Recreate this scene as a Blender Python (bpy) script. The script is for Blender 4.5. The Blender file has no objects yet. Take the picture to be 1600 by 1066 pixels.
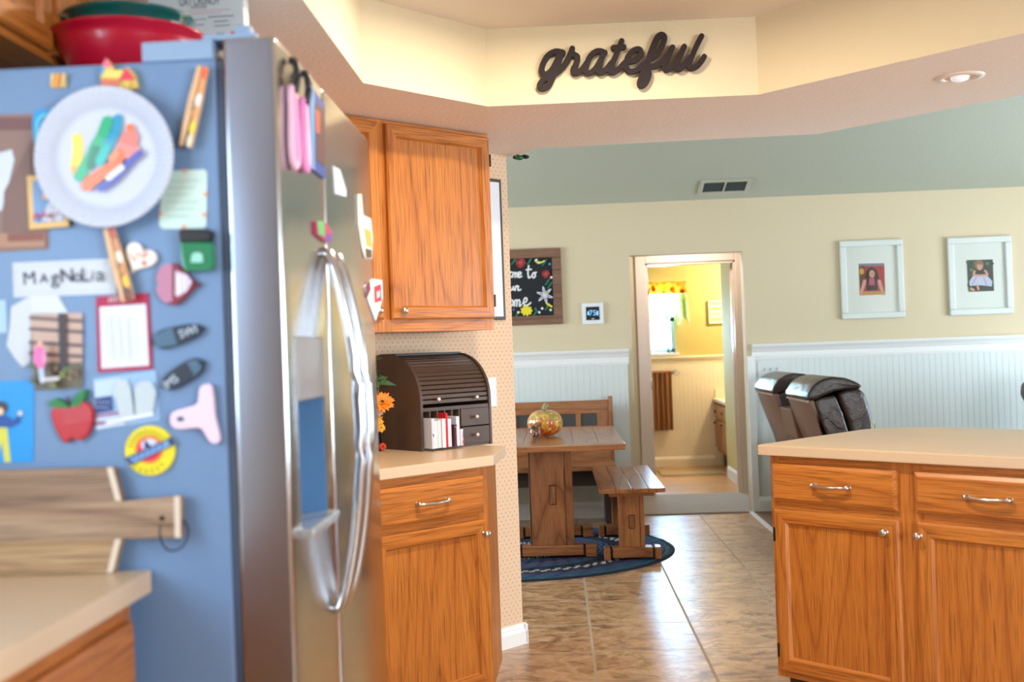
import bpy, bmesh, math, random
from mathutils import Vector, Matrix
random.seed(7)
SC = bpy.context.scene
COL = SC.collection

# ------------------------------------------------------------------ camera
CF, YAW, PITCH, ROLL, CH = 1710.0, .0395731, .0081755, -.0357372, 1.28
_f = Vector((-math.sin(YAW)*math.cos(PITCH), math.cos(YAW)*math.cos(PITCH), math.sin(PITCH)))
_r0 = Vector((math.cos(YAW), math.sin(YAW), 0)); _u0 = _r0.cross(_f)
_r = math.cos(ROLL)*_r0 + math.sin(ROLL)*_u0
_u = -math.sin(ROLL)*_r0 + math.cos(ROLL)*_u0
CAMP = Vector((0, 0, CH))
cam = bpy.data.cameras.new('camera'); camo = bpy.data.objects.new('camera', cam); COL.objects.link(camo)
cam.sensor_fit = 'HORIZONTAL'; cam.sensor_width = 36; cam.lens = 36*CF/1600
cam.clip_start = .05; cam.clip_end = 200
cam.dof.use_dof = True; cam.dof.focus_distance = 4.7; cam.dof.aperture_fstop = 2.6
mm = Matrix.Identity(4)
for i in range(3):
    mm[i][0], mm[i][1], mm[i][2], mm[i][3] = _r[i], _u[i], -_f[i], CAMP[i]
camo.matrix_world = mm
SC.camera = camo

# ------------------------------------------------------------------ exposure, sky and large lights
vs = SC.view_settings
vs.view_transform = 'Standard'; vs.look = 'None'; vs.gamma = 1; vs.use_curve_mapping = False
vs.exposure = 0.0
w = bpy.data.worlds.new('sky'); SC.world = w; w.use_nodes = True
w.node_tree.nodes['Background'].inputs[0].default_value = (.80, .90, 1.0, 1)
w.node_tree.nodes['Background'].inputs[1].default_value = 3.5

def area(name, loc, target, sx, sy, power, color, spread=math.pi):
    l = bpy.data.lights.new(name, 'AREA'); l.shape = 'RECTANGLE'; l.size = sx; l.size_y = sy
    l.energy = power; l.color = color; l.spread = spread
    o = bpy.data.objects.new(name, l); COL.objects.link(o); o.location = loc
    o.rotation_euler = (Vector(target)-Vector(loc)).to_track_quat('-Z', 'Y').to_euler()
    return o
COOL = (.78, .89, 1.0); WARM = (1.0, .80, .56)
area('daylight_kitchen_window', (3.2, -1.95, 1.5), (.6, 3, 1.2), 2.4, 1.3, 215, (.86, .92, 1.0))
area('daylight_sliding_door', (5.35, 5.6, 1.15), (0, 5.6, .9), 3.4, 2.0, 215, COOL)
area('daylight_nook_window', (-3.6, 6.6, 1.5), (0, 6.6, 1.0), 2.0, 1.3, 200, COOL)
area('daylight_bath_window', (.95, 11.85, 1.55), (.95, 8, 1.45), .75, 1.2, 340, (.42, .68, 1.0))
area('daylight_left_window', (-1.52, .78, 1.55), (.0, 1.1, .95), 1.2, .85, 25, (.62, .81, 1.0))

# ------------------------------------------------------------------ pixel rays to places on real planes
def ray(x, y): return _f + _r*((x-800)/CF) - _u*((y-533)/CF)
def onY(x, y, Y): d = ray(x, y); return CAMP + d*(Y/d.y)
def onX(x, y, X): d = ray(x, y); return CAMP + d*(X/d.x)
def onZ(x, y, Z): d = ray(x, y); return CAMP + d*((Z-CH)/d.z)

# ------------------------------------------------------------------ materials
def S(c):
    if isinstance(c, str): c = tuple(int(c[i:i+2], 16) for i in (0, 2, 4))
    return tuple(((v/255+.055)/1.055)**2.4 if v > 10 else v/255/12.92 for v in c)+(1,)
MATS = {}
def newmat(name):
    m = bpy.data.materials.new(name); m.use_nodes = True
    return m, m.node_tree, m.node_tree.nodes['Principled BSDF']
def P(c, rough=.5, metal=0, name=None, bump=0, bscale=200, coat=0, trans=0, spec=None, emit=0, alpha=None):
    key = (c, rough, metal, bump, bscale, coat, trans, spec, emit, alpha)
    if key in MATS: return MATS[key]
    m, t, b = newmat(name or 'paint_%s' % (c if isinstance(c, str) else '%02x%02x%02x' % c))
    col = S(c); b.inputs['Base Color'].default_value = col
    b.inputs['Roughness'].default_value = rough; b.inputs['Metallic'].default_value = metal
    b.inputs['Coat Weight'].default_value = coat; b.inputs['Transmission Weight'].default_value = trans
    if spec is not None: b.inputs['Specular IOR Level'].default_value = spec
    if emit:
        b.inputs['Emission Color'].default_value = col; b.inputs['Emission Strength'].default_value = emit
    if bump:
        n = t.nodes.new('ShaderNodeTexNoise'); n.inputs['Scale'].default_value = bscale; n.inputs['Detail'].default_value = 3
        tc = t.nodes.new('ShaderNodeTexCoord'); t.links.new(tc.outputs['Object'], n.inputs['Vector'])
        bp = t.nodes.new('ShaderNodeBump'); bp.inputs['Strength'].default_value = bump; bp.inputs['Distance'].default_value = .004
        t.links.new(n.outputs['Fac'], bp.inputs['Height']); t.links.new(bp.outputs['Normal'], b.inputs['Normal'])
    MATS[key] = m; return m

class G:            # tiny node-graph helper
    def __init__(s, t): s.t = t
    def n(s, typ, **kw):
        nd = s.t.nodes.new(typ)
        for k, v in kw.items(): setattr(nd, k, v)
        return nd
    def l(s, a, b): s.t.links.new(a, b)
    def math(s, op, a, b=None, c=None):
        nd = s.n('ShaderNodeMath', operation=op)
        for i, v in enumerate((a, b, c)):
            if v is None: continue
            if isinstance(v, (int, float)): nd.inputs[i].default_value = v
            else: s.l(v, nd.inputs[i])
        return nd.outputs[0]
    def ramp(s, fac, stops, interp='LINEAR'):
        r = s.n('ShaderNodeValToRGB'); r.color_ramp.interpolation = interp
        el = r.color_ramp.elements
        while len(el) < len(stops): el.new(.5)
        for e, (p, c) in zip(el, stops): e.position = p; e.color = S(c)
        s.l(fac, r.inputs[0]); return r.outputs[0]
    def mix(s, fac, a, b, mode='MIX'):
        m = s.n('ShaderNodeMixRGB', blend_type=mode)
        for i, v in enumerate((fac, a, b)):
            if isinstance(v, (int, float)): m.inputs[i].default_value = v
            elif isinstance(v, tuple): m.inputs[i].default_value = v
            else: s.l(v, m.inputs[i])
        return m.outputs[0]
    def noise(s, vec, scale, detail=4, rough=.55, dist=0):
        n = s.n('ShaderNodeTexNoise'); n.inputs['Scale'].default_value = scale; n.inputs['Detail'].default_value = detail
        n.inputs['Roughness'].default_value = rough; n.inputs['Distortion'].default_value = dist
        s.l(vec, n.inputs['Vector']); return n.outputs['Fac']
    def mapping(s, vec, scale, loc=None):
        m = s.n('ShaderNodeMapping'); m.inputs['Scale'].default_value = scale
        s.l(vec, m.inputs['Vector'])
        if loc is not None: s.l(loc, m.inputs['Location'])
        return m.outputs[0]
    def bump(s, h, b, strength, dist=.003):
        bp = s.n('ShaderNodeBump'); bp.inputs['Strength'].default_value = strength; bp.inputs['Distance'].default_value = dist
        s.l(h, bp.inputs['Height']); s.l(bp.outputs[0], b.inputs['Normal'])

def wood(name, axis, light, mid, dark, rings=20, rough=.40, across=3.6, along=.30, pore=.6, coat=.15, seedshift=0.):
    m, t, b = newmat(name); g = G(t)
    tc = g.n('ShaderNodeTexCoord'); oi = g.n('ShaderNodeObjectInfo')
    cx = g.n('ShaderNodeCombineXYZ')
    r9 = g.math('MULTIPLY', oi.outputs['Random'], 9.7); g.l(r9, cx.inputs[0])
    g.l(g.math('MULTIPLY', oi.outputs['Random'], 5.3), cx.inputs[1]); g.l(g.math('ADD', r9, seedshift), cx.inputs[2])
    sc = [across]*3; sc[axis] = along
    v = g.mapping(tc.outputs['Object'], tuple(sc), cx.outputs[0])
    n1 = g.noise(v, 1.0, 1.2, .35, .1)
    saw = g.math('PINGPONG', g.math('MULTIPLY', n1, rings), .5)
    r = g.math('POWER', g.math('MULTIPLY', saw, 2.), 3.6)
    ps = [420.]*3; ps[axis] = 7.
    n2 = g.noise(g.mapping(tc.outputs['Object'], tuple(ps)), 1.0, 2, .5)
    n3 = g.noise(g.mapping(tc.outputs['Object'], tuple(2.2*x for x in sc), cx.outputs[0]), 1.0, 2)
    base = g.ramp(r, [(.0, light), (.6, mid), (1., dark)])
    base = g.mix(.45, base, g.ramp(n3, [(.3, mid), (.5, mid), (.7, light)]))
    fine = g.ramp(n2, [(.36, (120, 110, 100)), (.50, (255, 255, 255))])
    colr = g.mix(pore, base, g.mix(1., base, fine, 'MULTIPLY'))
    g.l(colr, b.inputs['Base Color']); b.inputs['Roughness'].default_value = rough
    b.inputs['Coat Weight'].default_value = coat; b.inputs['Coat Roughness'].default_value = .25
    g.bump(n2, b, .12, .001)
    return m
OL, OM, OD = (206, 130, 54), (188, 110, 40), (146, 82, 30)
OAK = [wood('oak_grain_x', 0, OL, OM, OD), wood('oak_grain_y', 1, OL, OM, OD), wood('oak_grain_z', 2, OL, OM, OD)]
TL, TM, TD = (184, 124, 78), (156, 98, 58), (92, 54, 32)
RUS = [wood('rustic_grain_%s' % a, i, TL, TM, TD, rings=9, across=4, along=.5, pore=.6, rough=.30, coat=.3) for i, a in enumerate('xyz')]
BOARD = wood('weathered_board', 0, (186, 160, 134), (158, 130, 106), (112, 88, 70), rings=3, across=9, along=1.2, rough=.7, coat=0)
BATHOAK = wood('bathroom_oak', 2, (170, 112, 60), (150, 92, 44), (110, 64, 30))

def steel(name, c, rough, axis):
    m, t, b = newmat(name); g = G(t)
    tc = g.n('ShaderNodeTexCoord'); sc = [600.]*3; sc[axis] = 4.
    n = g.noise(g.mapping(tc.outputs['Object'], tuple(sc)), 1.0, 2)
    b.inputs['Base Color'].default_value = S(c); b.inputs['Metallic'].default_value = 1
    g.l(g.math('MULTIPLY_ADD', n, .12, rough-.06), b.inputs['Roughness'])
    g.bump(n, b, .03, .0004)
    return m
STEEL = steel('brushed_stainless', (196, 198, 200), .17, 1)
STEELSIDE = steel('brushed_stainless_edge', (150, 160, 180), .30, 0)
NICKEL = P((205, 200, 192), .28, 1, 'brushed_nickel')
FRGRAY = P((110, 142, 182), .42, 0, 'fridge_grey_paint', bump=.05, bscale=900)
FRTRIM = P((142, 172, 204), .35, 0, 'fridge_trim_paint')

def laminate():
    m, t, b = newmat('speckled_laminate'); g = G(t)
    tc = g.n('ShaderNodeTexCoord')
    n = g.noise(tc.outputs['Object'], 420, 2, .7); n2 = g.noise(tc.outputs['Object'], 6, 2)
    c = g.ramp(n, [(.38, (196, 166, 132)), (.5, (216, 188, 154)), (.62, (226, 202, 170))])
    g.l(g.mix(.12, c, g.ramp(n2, [(.3, (200, 170, 136)), (.7, (228, 204, 172))])), b.inputs['Base Color'])
    b.inputs['Roughness'].default_value = .33; b.inputs['Specular IOR Level'].default_value = .45
    return m
LAM = laminate()
LAMEDGE = P((220, 196, 166), .42, 0, 'laminate_edge', bump=.02, bscale=800)

def tile():
    m, t, b = newmat('slate_look_tile'); g = G(t)
    tc = g.n('ShaderNodeTexCoord'); sp = g.n('ShaderNodeSeparateXYZ'); g.l(tc.outputs['Object'], sp.inputs[0])
    T = .4572
    u = g.math('DIVIDE', g.math('SUBTRACT', sp.outputs[0], .1113), T); v = g.math('DIVIDE', g.math('SUBTRACT', sp.outputs[1], 5.990), T)
    fu, fv = g.math('FRACT', g.math('ADD', u, 40.)), g.math('FRACT', g.math('ADD', v, 40.))
    e = lambda f: g.math('MINIMUM', f, g.math('SUBTRACT', 1., f))
    d = g.math('MINIMUM', e(fu), e(fv))
    grout = g.math('LESS_THAN', d, .0125)
    cell = g.n('ShaderNodeCombineXYZ'); g.l(g.math('FLOOR', g.math('ADD', u, 40.)), cell.inputs[0]); g.l(g.math('FLOOR', g.math('ADD', v, 40.)), cell.inputs[1])
    wn = g.n('ShaderNodeTexWhiteNoise', noise_dimensions='2D'); g.l(cell.outputs[0], wn.inputs['Vector'])
    off = g.n('ShaderNodeVectorMath', operation='SCALE'); g.l(wn.outputs['Color'], off.inputs[0]); off.inputs['Scale'].default_value = 20
    vec = g.mapping(tc.outputs['Object'], (3.0, 2.9, 4), off.outputs[0])
    n1 = g.noise(vec, 1.1, 8, .62, 1.3); n2 = g.noise(vec, 3.2, 7, .65, .9)
    c1 = g.ramp(n1, [(.30, (112, 80, 54)), (.40, (170, 130, 92)), (.47, (210, 172, 132)), (.54, (160, 116, 78)), (.62, (218, 184, 148)), (.75, (188, 138, 96))])
    c2 = g.ramp(n2, [(.34, (96, 68, 48)), (.46, (194, 152, 112)), (.7, (226, 196, 160))])
    c = g.mix(.45, c1, c2)
    n4 = g.noise(g.mapping(tc.outputs['Object'], (2.6, 3.8, 4), off.outputs[0]), 1.8, 9, .66, 1.4)
    c = g.mix(.75, c, g.ramp(n4, [(.34, (118, 86, 64)), (.50, (252, 248, 244))]), 'MULTIPLY')
    c = g.mix(g.math('MULTIPLY', wn.outputs['Value'], .16), c, S((150, 112, 84)))
    g.l(g.mix(grout, c, S((172, 148, 120))), b.inputs['Base Color'])
    g.l(g.math('MULTIPLY_ADD', grout, .6, g.math('MULTIPLY_ADD', n2, .14, .235)), b.inputs['Roughness'])
    b.inputs['Specular IOR Level'].default_value = .8
    h = g.math('SUBTRACT', g.math('MULTIPLY', n2, .5), g.math('MULTIPLY', grout, 1.2))
    g.bump(h, b, .16, .004)
    return m
TILE = tile()

def wallpaper():
    m, t, b = newmat('dotted_wallpaper'); g = G(t)
    tc = g.n('ShaderNodeTexCoord'); sp = g.n('ShaderNodeSeparateXYZ'); g.l(tc.outputs['Object'], sp.inputs[0])
    def dots(ox, oz, px=.026, pz=.034):
        a = g.math('SUBTRACT', g.math('FRACT', g.math('ADD', g.math('DIVIDE', sp.outputs[0], px), 200+ox)), .5)
        c = g.math('SUBTRACT', g.math('FRACT', g.math('ADD', g.math('DIVIDE', sp.outputs[2], pz), 200+oz)), .5)
        d = g.math('ADD', g.math('ABSOLUTE', g.math('MULTIPLY', a, px)), g.math('ABSOLUTE', g.math('MULTIPLY', c, pz)))
        return g.math('LESS_THAN', d, .0036)
    dd = g.math('MAXIMUM', dots(0, 0), dots(.5, .5))
    g.l(g.mix(dd, S((222, 192, 160)), S((172, 136, 106))), b.inputs['Base Color']); b.inputs['Roughness'].default_value = .7
    return m
PAPER = wallpaper()

def plaster(name, c, bump=.25, scale=45, rough=.8):
    m, t, b = newmat(name); g = G(t)
    tc = g.n('ShaderNodeTexCoord'); n = g.noise(tc.outputs['Object'], scale, 4, .6)
    b.inputs['Base Color'].default_value = S(c); b.inputs['Roughness'].default_value = rough
    g.bump(n, b, bump, .004); return m
TAN = plaster('tan_wall_paint', (212, 197, 166), .1)
CREAM = plaster('cream_tray_paint', (220, 205, 172), .3, 60)
SOFFIT = plaster('soffit_paint', (242, 228, 216), .35, 60)
CEILW = plaster('ceiling_white', (236, 226, 214), .35, 60)
VAULT = plaster('vault_paint', (178, 184, 168), .5, 55)
KWALL = plaster('kitchen_wall_paint', (224, 198, 160), .1)
WHITE = P((232, 234, 232), .38, 0, 'white_gloss_trim')
BEADW = P((216, 224, 222), .42, 0, 'white_beadboard')
DOORTRIM = P((222, 206, 192), .22, 0, 'glossy_door_trim')
BATHY = plaster('bathroom_yellow', (186, 170, 106), .08)
BATHW = P((240, 226, 206), .45, 0, 'bathroom_wainscot')

def carpet(name, a, b_):
    m, t, b = newmat(name); g = G(t)
    tc = g.n('ShaderNodeTexCoord'); n = g.noise(tc.outputs['Object'], 220, 3, .7)
    g.l(g.ramp(n, [(.3, a), (.7, b_)]), b.inputs['Base Color']); b.inputs['Roughness'].default_value = .95
    g.bump(n, b, .8, .008); return m
CARPET = carpet('hall_carpet', (150, 140, 130), (200, 190, 178))
CARPETB = carpet('family_carpet', (120, 92, 70), (164, 132, 104))
def plank():
    m, t, b = newmat('bathroom_vinyl_plank'); g = G(t)
    tc = g.n('ShaderNodeTexCoord'); br = g.n('ShaderNodeTexBrick'); g.l(tc.outputs['Object'], br.inputs['Vector'])
    br.inputs['Scale'].default_value = 1; br.inputs['Brick Width'].default_value = .9; br.inputs['Row Height'].default_value = .15
    br.inputs['Mortar Size'].default_value = .002
    br.inputs['Color1'].default_value = S((200, 140, 78)); br.inputs['Color2'].default_value = S((176, 118, 62)); br.inputs['Mortar'].default_value = S((120, 84, 50))
    n = g.noise(g.mapping(tc.outputs['Object'], (3, 40, 4)), 1., 4)
    g.l(g.mix(.3, br.outputs['Color'], g.ramp(n, [(.3, (150, 104, 60)), (.7, (216, 174, 120))])), b.inputs['Base Color'])
    b.inputs['Roughness'].default_value = .3; return m
PLANK = plank()
def leather():
    m, t, b = newmat('dark_brown_leather'); g = G(t)
    tc = g.n('ShaderNodeTexCoord')
    n = g.noise(g.mapping(tc.outputs['Object'], (9, 5, 9)), 1., 3, .5, 1.2); n2 = g.noise(tc.outputs['Object'], 160, 3)
    g.l(g.ramp(n, [(.3, (30, 24, 23)), (.7, (58, 45, 39))]), b.inputs['Base Color'])
    b.inputs['Roughness'].default_value = .3; b.inputs['Specular IOR Level'].default_value = .6
    g.bump(g.math('ADD', n, g.math('MULTIPLY', n2, .15)), b, .5, .02); return m
LEATHER = leather()
LEATHER2 = P((112, 82, 66), .42, 0, 'brown_leather_back_panel', bump=.15, bscale=90)
ESP = P((74, 54, 42), .42, 0, 'espresso_paint', bump=.04, bscale=120)
ESPD = P((44, 31, 25), .5, 0, 'espresso_inside')
BLACK = P((22, 22, 24), .45, 0, 'black_paint')
def glassmat(name, tint, gloss=.08):
    m = bpy.data.materials.new(name); m.use_nodes = True; t = m.node_tree; g = G(t)
    t.nodes.remove(t.nodes['Principled BSDF'])
    tr = g.n('ShaderNodeBsdfTransparent'); tr.inputs[0].default_value = tint
    gl = g.n('ShaderNodeBsdfGlossy'); gl.inputs['Roughness'].default_value = .02
    mx = g.n('ShaderNodeMixShader'); mx.inputs[0].default_value = gloss
    g.l(tr.outputs[0], mx.inputs[1]); g.l(gl.outputs[0], mx.inputs[2]); g.l(mx.outputs[0], t.nodes['Material Output'].inputs[0])
    return m
PANE = glassmat('window_pane', (.97, .99, 1, 1)); CUPGLASS = glassmat('clear_glass', (.94, .96, .94, 1), .06)

# ------------------------------------------------------------------ mesh builder
class MB:
    def __init__(s): s.v = []; s.f = []; s.fm = []; s.sm = []; s.mats = []
    def mi(s, m):
        if m not in s.mats: s.mats.append(m)
        return s.mats.index(m)
    def add(s, vs, fs, m, smooth=False):
        o = len(s.v); s.v += [tuple(x) for x in vs]; k = s.mi(m)
        for f in fs: s.f.append([o+i for i in f]); s.fm.append(k); s.sm.append(smooth)
        return s
    def bm(s, bmx, m, smooth=False):
        bmx.verts.index_update()
        s.add([v.co[:] for v in bmx.verts], [[v.index for v in f.verts] for f in bmx.faces], m, smooth); bmx.free(); return s
    def box(s, lo, hi, m, bev=0, seg=2, smooth=False):
        b = bmesh.new(); bmesh.ops.create_cube(b, size=1)
        lo, hi = Vector(lo), Vector(hi)
        for v in b.verts: v.co = Vector([(lo[i]+hi[i])/2+v.co[i]*(hi[i]-lo[i]) for i in range(3)])
        if bev:
            bmesh.ops.bevel(b, geom=list(b.edges), offset=min(bev, min(abs(hi[i]-lo[i]) for i in range(3))*.49), segments=seg, affect='EDGES', profile=.6)
        return s.bm(b, m, smooth)
    def prism(s, pts, a, b, m, axis='y', bev=0, seg=2, smooth=False):
        # polygon extruded along an axis; pts are the two other coordinates in xyz order
        def mk(p, h):
            return {'x': (h, p[0], p[1]), 'y': (p[0], h, p[1]), 'z': (p[0], p[1], h)}[axis]
        n = len(pts); vs = [mk(p, a) for p in pts]+[mk(p, b) for p in pts]
        B = bmesh.new(); bv = [B.verts.new(v) for v in vs]
        B.faces.new(bv[:n]); B.faces.new(bv[n:][::-1])
        for i in range(n): j = (i+1) % n; B.faces.new((bv[i], bv[n+i], bv[n+j], bv[j]))
        bmesh.ops.recalc_face_normals(B, faces=B.faces)
        if bev: bmesh.ops.bevel(B, geom=list(B.edges), offset=bev, segments=seg, affect='EDGES', profile=.6)
        return s.bm(B, m, smooth)
    def poly(s, pts, y, m, flip=False):     # flat artwork facing -y
        return s.add([(p[0], y, p[1]) for p in pts], [list(range(len(pts)))], m)
    def tube(s, pts, r, m, seg=8, smooth=True, flat=None, close=False):
        pts = [Vector(p) for p in pts]; n = len(pts); vs = []; up = Vector((.0123, .021, 1)).normalized()
        for i, p in enumerate(pts):
            if close: d = pts[(i+1) % n]-pts[i-1]
            else: d = pts[min(i+1, n-1)]-pts[max(i-1, 0)]
            d.normalize(); a = d.cross(up)
            if a.length < .05: a = d.cross(Vector((1, 0, 0)))
            a.normalize(); b = a.cross(d); rr = r[i] if isinstance(r, (list, tuple)) else r
            for k in range(seg):
                t = 2*math.pi*k/seg; ca, sb = math.cos(t), math.sin(t)
                vs.append(p+a*(ca*rr*(flat[0] if flat else 1))+b*(sb*rr*(flat[1] if flat else 1)))
        fs = []
        for i in range(n if close else n-1):
            for k in range(seg):
                k2 = (k+1) % seg; j = (i+1) % n
                fs.append((i*seg+k, i*seg+k2, j*seg+k2, j*seg+k))
        if not close: fs += [tuple(range(seg))[::-1], tuple((n-1)*seg+k for k in range(seg))]
        return s.add(vs, fs, m, smooth)
    def lathe(s, prof, m, c=(0, 0, 0), seg=32, smooth=True, axis='z', mod=None):
        vs = []; n = len(prof)
        for k in range(seg):
            t = 2*math.pi*k/seg
            for r, z in prof:
                q = r*(mod(t, z) if mod else 1); x, y = q*math.cos(t), q*math.sin(t)
                p = (x, y, z) if axis == 'z' else ((x, -z, y) if axis == 'y' else (z, x, y))
                vs.append((c[0]+p[0], c[1]+p[1], c[2]+p[2]))
        fs = []
        for k in range(seg):
            k2 = (k+1) % seg
            for i in range(n-1): fs.append((k*n+i, k2*n+i, k2*n+i+1, k*n+i+1))
        return s.add(vs, fs, m, smooth)
    def ball(s, c, r, m, seg=12, sc=(1, 1, 1)):
        b = bmesh.new(); bmesh.ops.create_uvsphere(b, u_segments=seg, v_segments=max(6, seg//2), radius=r)
        for v in b.verts: v.co = Vector((v.co.x*sc[0]+c[0], v.co.y*sc[1]+c[1], v.co.z*sc[2]+c[2]))
        return s.bm(b, m, True)
    def ribbon(s, pts, width, y, m, seg=8):    # round-capped stroke, flat, facing -y
        for a, b in zip(pts, pts[1:]):
            a, b = Vector((a[0], a[1])), Vector((b[0], b[1])); d = b-a
            if d.length < 1e-6: continue
            y -= 2e-5
            d.normalize(); n = Vector((-d.y, d.x))*width/2; ring = []
            t0 = math.atan2(n.y, n.x)
            for k in range(seg+1): t = t0+math.pi*k/seg; ring.append((a.x+math.cos(t)*width/2, a.y+math.sin(t)*width/2))
            for k in range(seg+1): t = t0+math.pi+math.pi*k/seg; ring.append((b.x+math.cos(t)*width/2, b.y+math.sin(t)*width/2))
            s.poly(ring, y, m)
        return s
    def xf(s, M):
        s.v = [tuple(M @ Vector(p)) for p in s.v]; return s
    def mesh(s, name):
        me = bpy.data.meshes.new(name); me.from_pydata(s.v, [], s.f)
        for m in s.mats: me.materials.append(m)
        me.polygons.foreach_set('material_index', s.fm); me.polygons.foreach_set('use_smooth', s.sm)
        me.update(); return me
    def build(s, name, parent=None, loc=(0, 0, 0), rotz=0, label=None):
        o = bpy.data.objects.new(name, s.mesh(name)); COL.objects.link(o)
        o.location = loc; o.rotation_euler = (0, 0, rotz)
        if parent: o.parent = parent
        if label: o['label'] = label
        return o
def tag(o, label, cat, group=None, kind=None):
    o['label'] = label; o['category'] = cat
    if group: o['group'] = group
    if kind: o['kind'] = kind
    return o
def thing(name, label, cat, loc=(0, 0, 0), rotz=0, group=None, rot=None):
    o = bpy.data.objects.new(name, None); COL.objects.link(o); o.empty_display_size = .05
    o.location = loc; o.rotation_euler = rot or (0, 0, rotz); return tag(o, label, cat, group)
def struct(mb, name, parent=None, **kw):
    o = mb.build(name, parent, **kw)
    if not parent: o['kind'] = 'structure'
    return o
def autosmooth(o, ang=40):
    me = o.data
    me.polygons.foreach_set('use_smooth', [True]*len(me.polygons))
    me.set_sharp_from_angle(angle=math.radians(ang)); return o
def circ(c, r, n=20, ry=None, rot=0):
    ry = ry or r; out = []
    for k in range(n):
        t = 2*math.pi*k/n; x, y = r*math.cos(t), ry*math.sin(t)
        out.append((c[0]+x*math.cos(rot)-y*math.sin(rot), c[1]+x*math.sin(rot)+y*math.cos(rot)))
    return out
def rect(x0, z0, x1, z1): return [(x0, z0), (x1, z0), (x1, z1), (x0, z1)]
def rrect(x0, z0, x1, z1, r, n=5):
    out = []
    for cx, cz, a in ((x1-r, z0+r, -90), (x1-r, z1-r, 0), (x0+r, z1-r, 90), (x0+r, z0+r, 180)):
        for k in range(n+1):
            t = math.radians(a+90*k/n); out.append((cx+r*math.cos(t), cz+r*math.sin(t)))
    return out
def catmull(p, n=6, close=False):
    p = [Vector(q) for q in p]; out = []; N = len(p)
    for i in range(N if close else N-1):
        a, b, c, d = (p[i-1] if (i or close) else p[0]), p[i], p[(i+1) % N], p[(i+2) % N] if (close or i+2 < N) else p[-1]
        for k in range(n):
            t = k/n
            out.append(.5*((2*b)+(c-a)*t+(2*a-5*b+4*c-d)*t*t+(3*b-a-3*c+d)*t**3))
    if not close: out.append(p[-1])
    return [tuple(q) for q in out]
_TX = {}
def text2d(txt):            # outline faces of the built-in font, height of a capital = 1
    if txt in _TX: return _TX[txt]
    cu = bpy.data.curves.new('glyphs', 'FONT'); cu.body = txt; cu.align_x = 'CENTER'; cu.align_y = 'CENTER'; cu.resolution_u = 3
    ob = bpy.data.objects.new('glyphs', cu); COL.objects.link(ob)
    dg = bpy.context.evaluated_depsgraph_get(); me = bpy.data.meshes.new_from_object(ob.evaluated_get(dg))
    vs_ = [(v.co.x/.7, v.co.y/.7) for v in me.vertices]; fs_ = [list(p.vertices) for p in me.polygons]
    bpy.data.objects.remove(ob); bpy.data.curves.remove(cu); bpy.data.meshes.remove(me)
    _TX[txt] = (vs_, fs_); return _TX[txt]
def put_text(mb, txt, cx, cz, h, y, m, rot=0, sx=1):
    v, f = text2d(txt); c, s_ = math.cos(rot), math.sin(rot)
    mb.add([(cx+h*(p[0]*sx*c-p[1]*s_), y, cz+h*(p[0]*sx*s_+p[1]*c)) for p in v], f, m)
def cut(o, boxes):           # subtract boxes from a part's mesh
    for lo, hi in boxes:
        k = MB().box(lo, hi, o.data.materials[0]).build('cutter')
        k.parent = o.parent
        md = o.modifiers.new('c', 'BOOLEAN'); md.object = k; md.operation = 'DIFFERENCE'; md.solver = 'EXACT'
        bpy.context.view_layer.update()
        dg = bpy.context.evaluated_depsgraph_get(); me = bpy.data.meshes.new_from_object(o.evaluated_get(dg))
        o.modifiers.clear(); o.data = me; bpy.data.objects.remove(k)
    return o

# ================================================================== THE SETTING
YB = 8.25                                     # family-room back wall
ZC = 2.355
E45 = Vector((-.186, 4.78, 0))                # free end of the angled wallpaper wall
T45 = Vector((-.70711, -.70711, 0)); N45 = Vector((.70711, -.70711, 0))

struct(MB().box((-3.4, -1.8, -.05), (1.40, 8.25, 0), TILE).box((1.40, -1.8, -.05), (5.2, 3.3, 0), TILE), 'floor')
struct(MB().box((1.43, 3.3, -.05), (5.2, 8.25, .012), CARPETB), 'floor_family_room')
struct(MB().box((1.40, 3.3, -.05), (1.43, 8.25, .009), WHITE), 'trim_1')
struct(MB().box((-1.2, 8.25, -.05), (3.0, 9.31, .012), CARPET), 'floor_hall')
struct(MB().box((-.6, 9.31, -.05), (2.5, 11.7, .004), PLANK), 'floor_bathroom')

# back wall with the hall opening
OX0, OX1, OZ = .577, 1.423, 1.957
struct(MB().box((-3.4, YB, 0), (OX0, YB+.12, 2.6), TAN).box((OX1, YB, 0), (5.2, YB+.12, 2.6), TAN)
       .box((OX0, YB, OZ), (OX1, YB+.12, 2.6), TAN), 'wall_back')
# vaulted ceiling, its flat top over the kitchen
sl = .30
zr = ZC+sl*(YB-3.6)
struct(MB().add([(-3.4, 8.4, ZC-.045), (5.2, 8.4, ZC-.045), (5.2, 3.6, zr), (-3.4, 3.6, zr), (5.2, -1.8, zr), (-3.4, -1.8, zr)],
                [(0, 1, 2, 3), (3, 2, 4, 5)], VAULT), 'ceiling')

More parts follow.
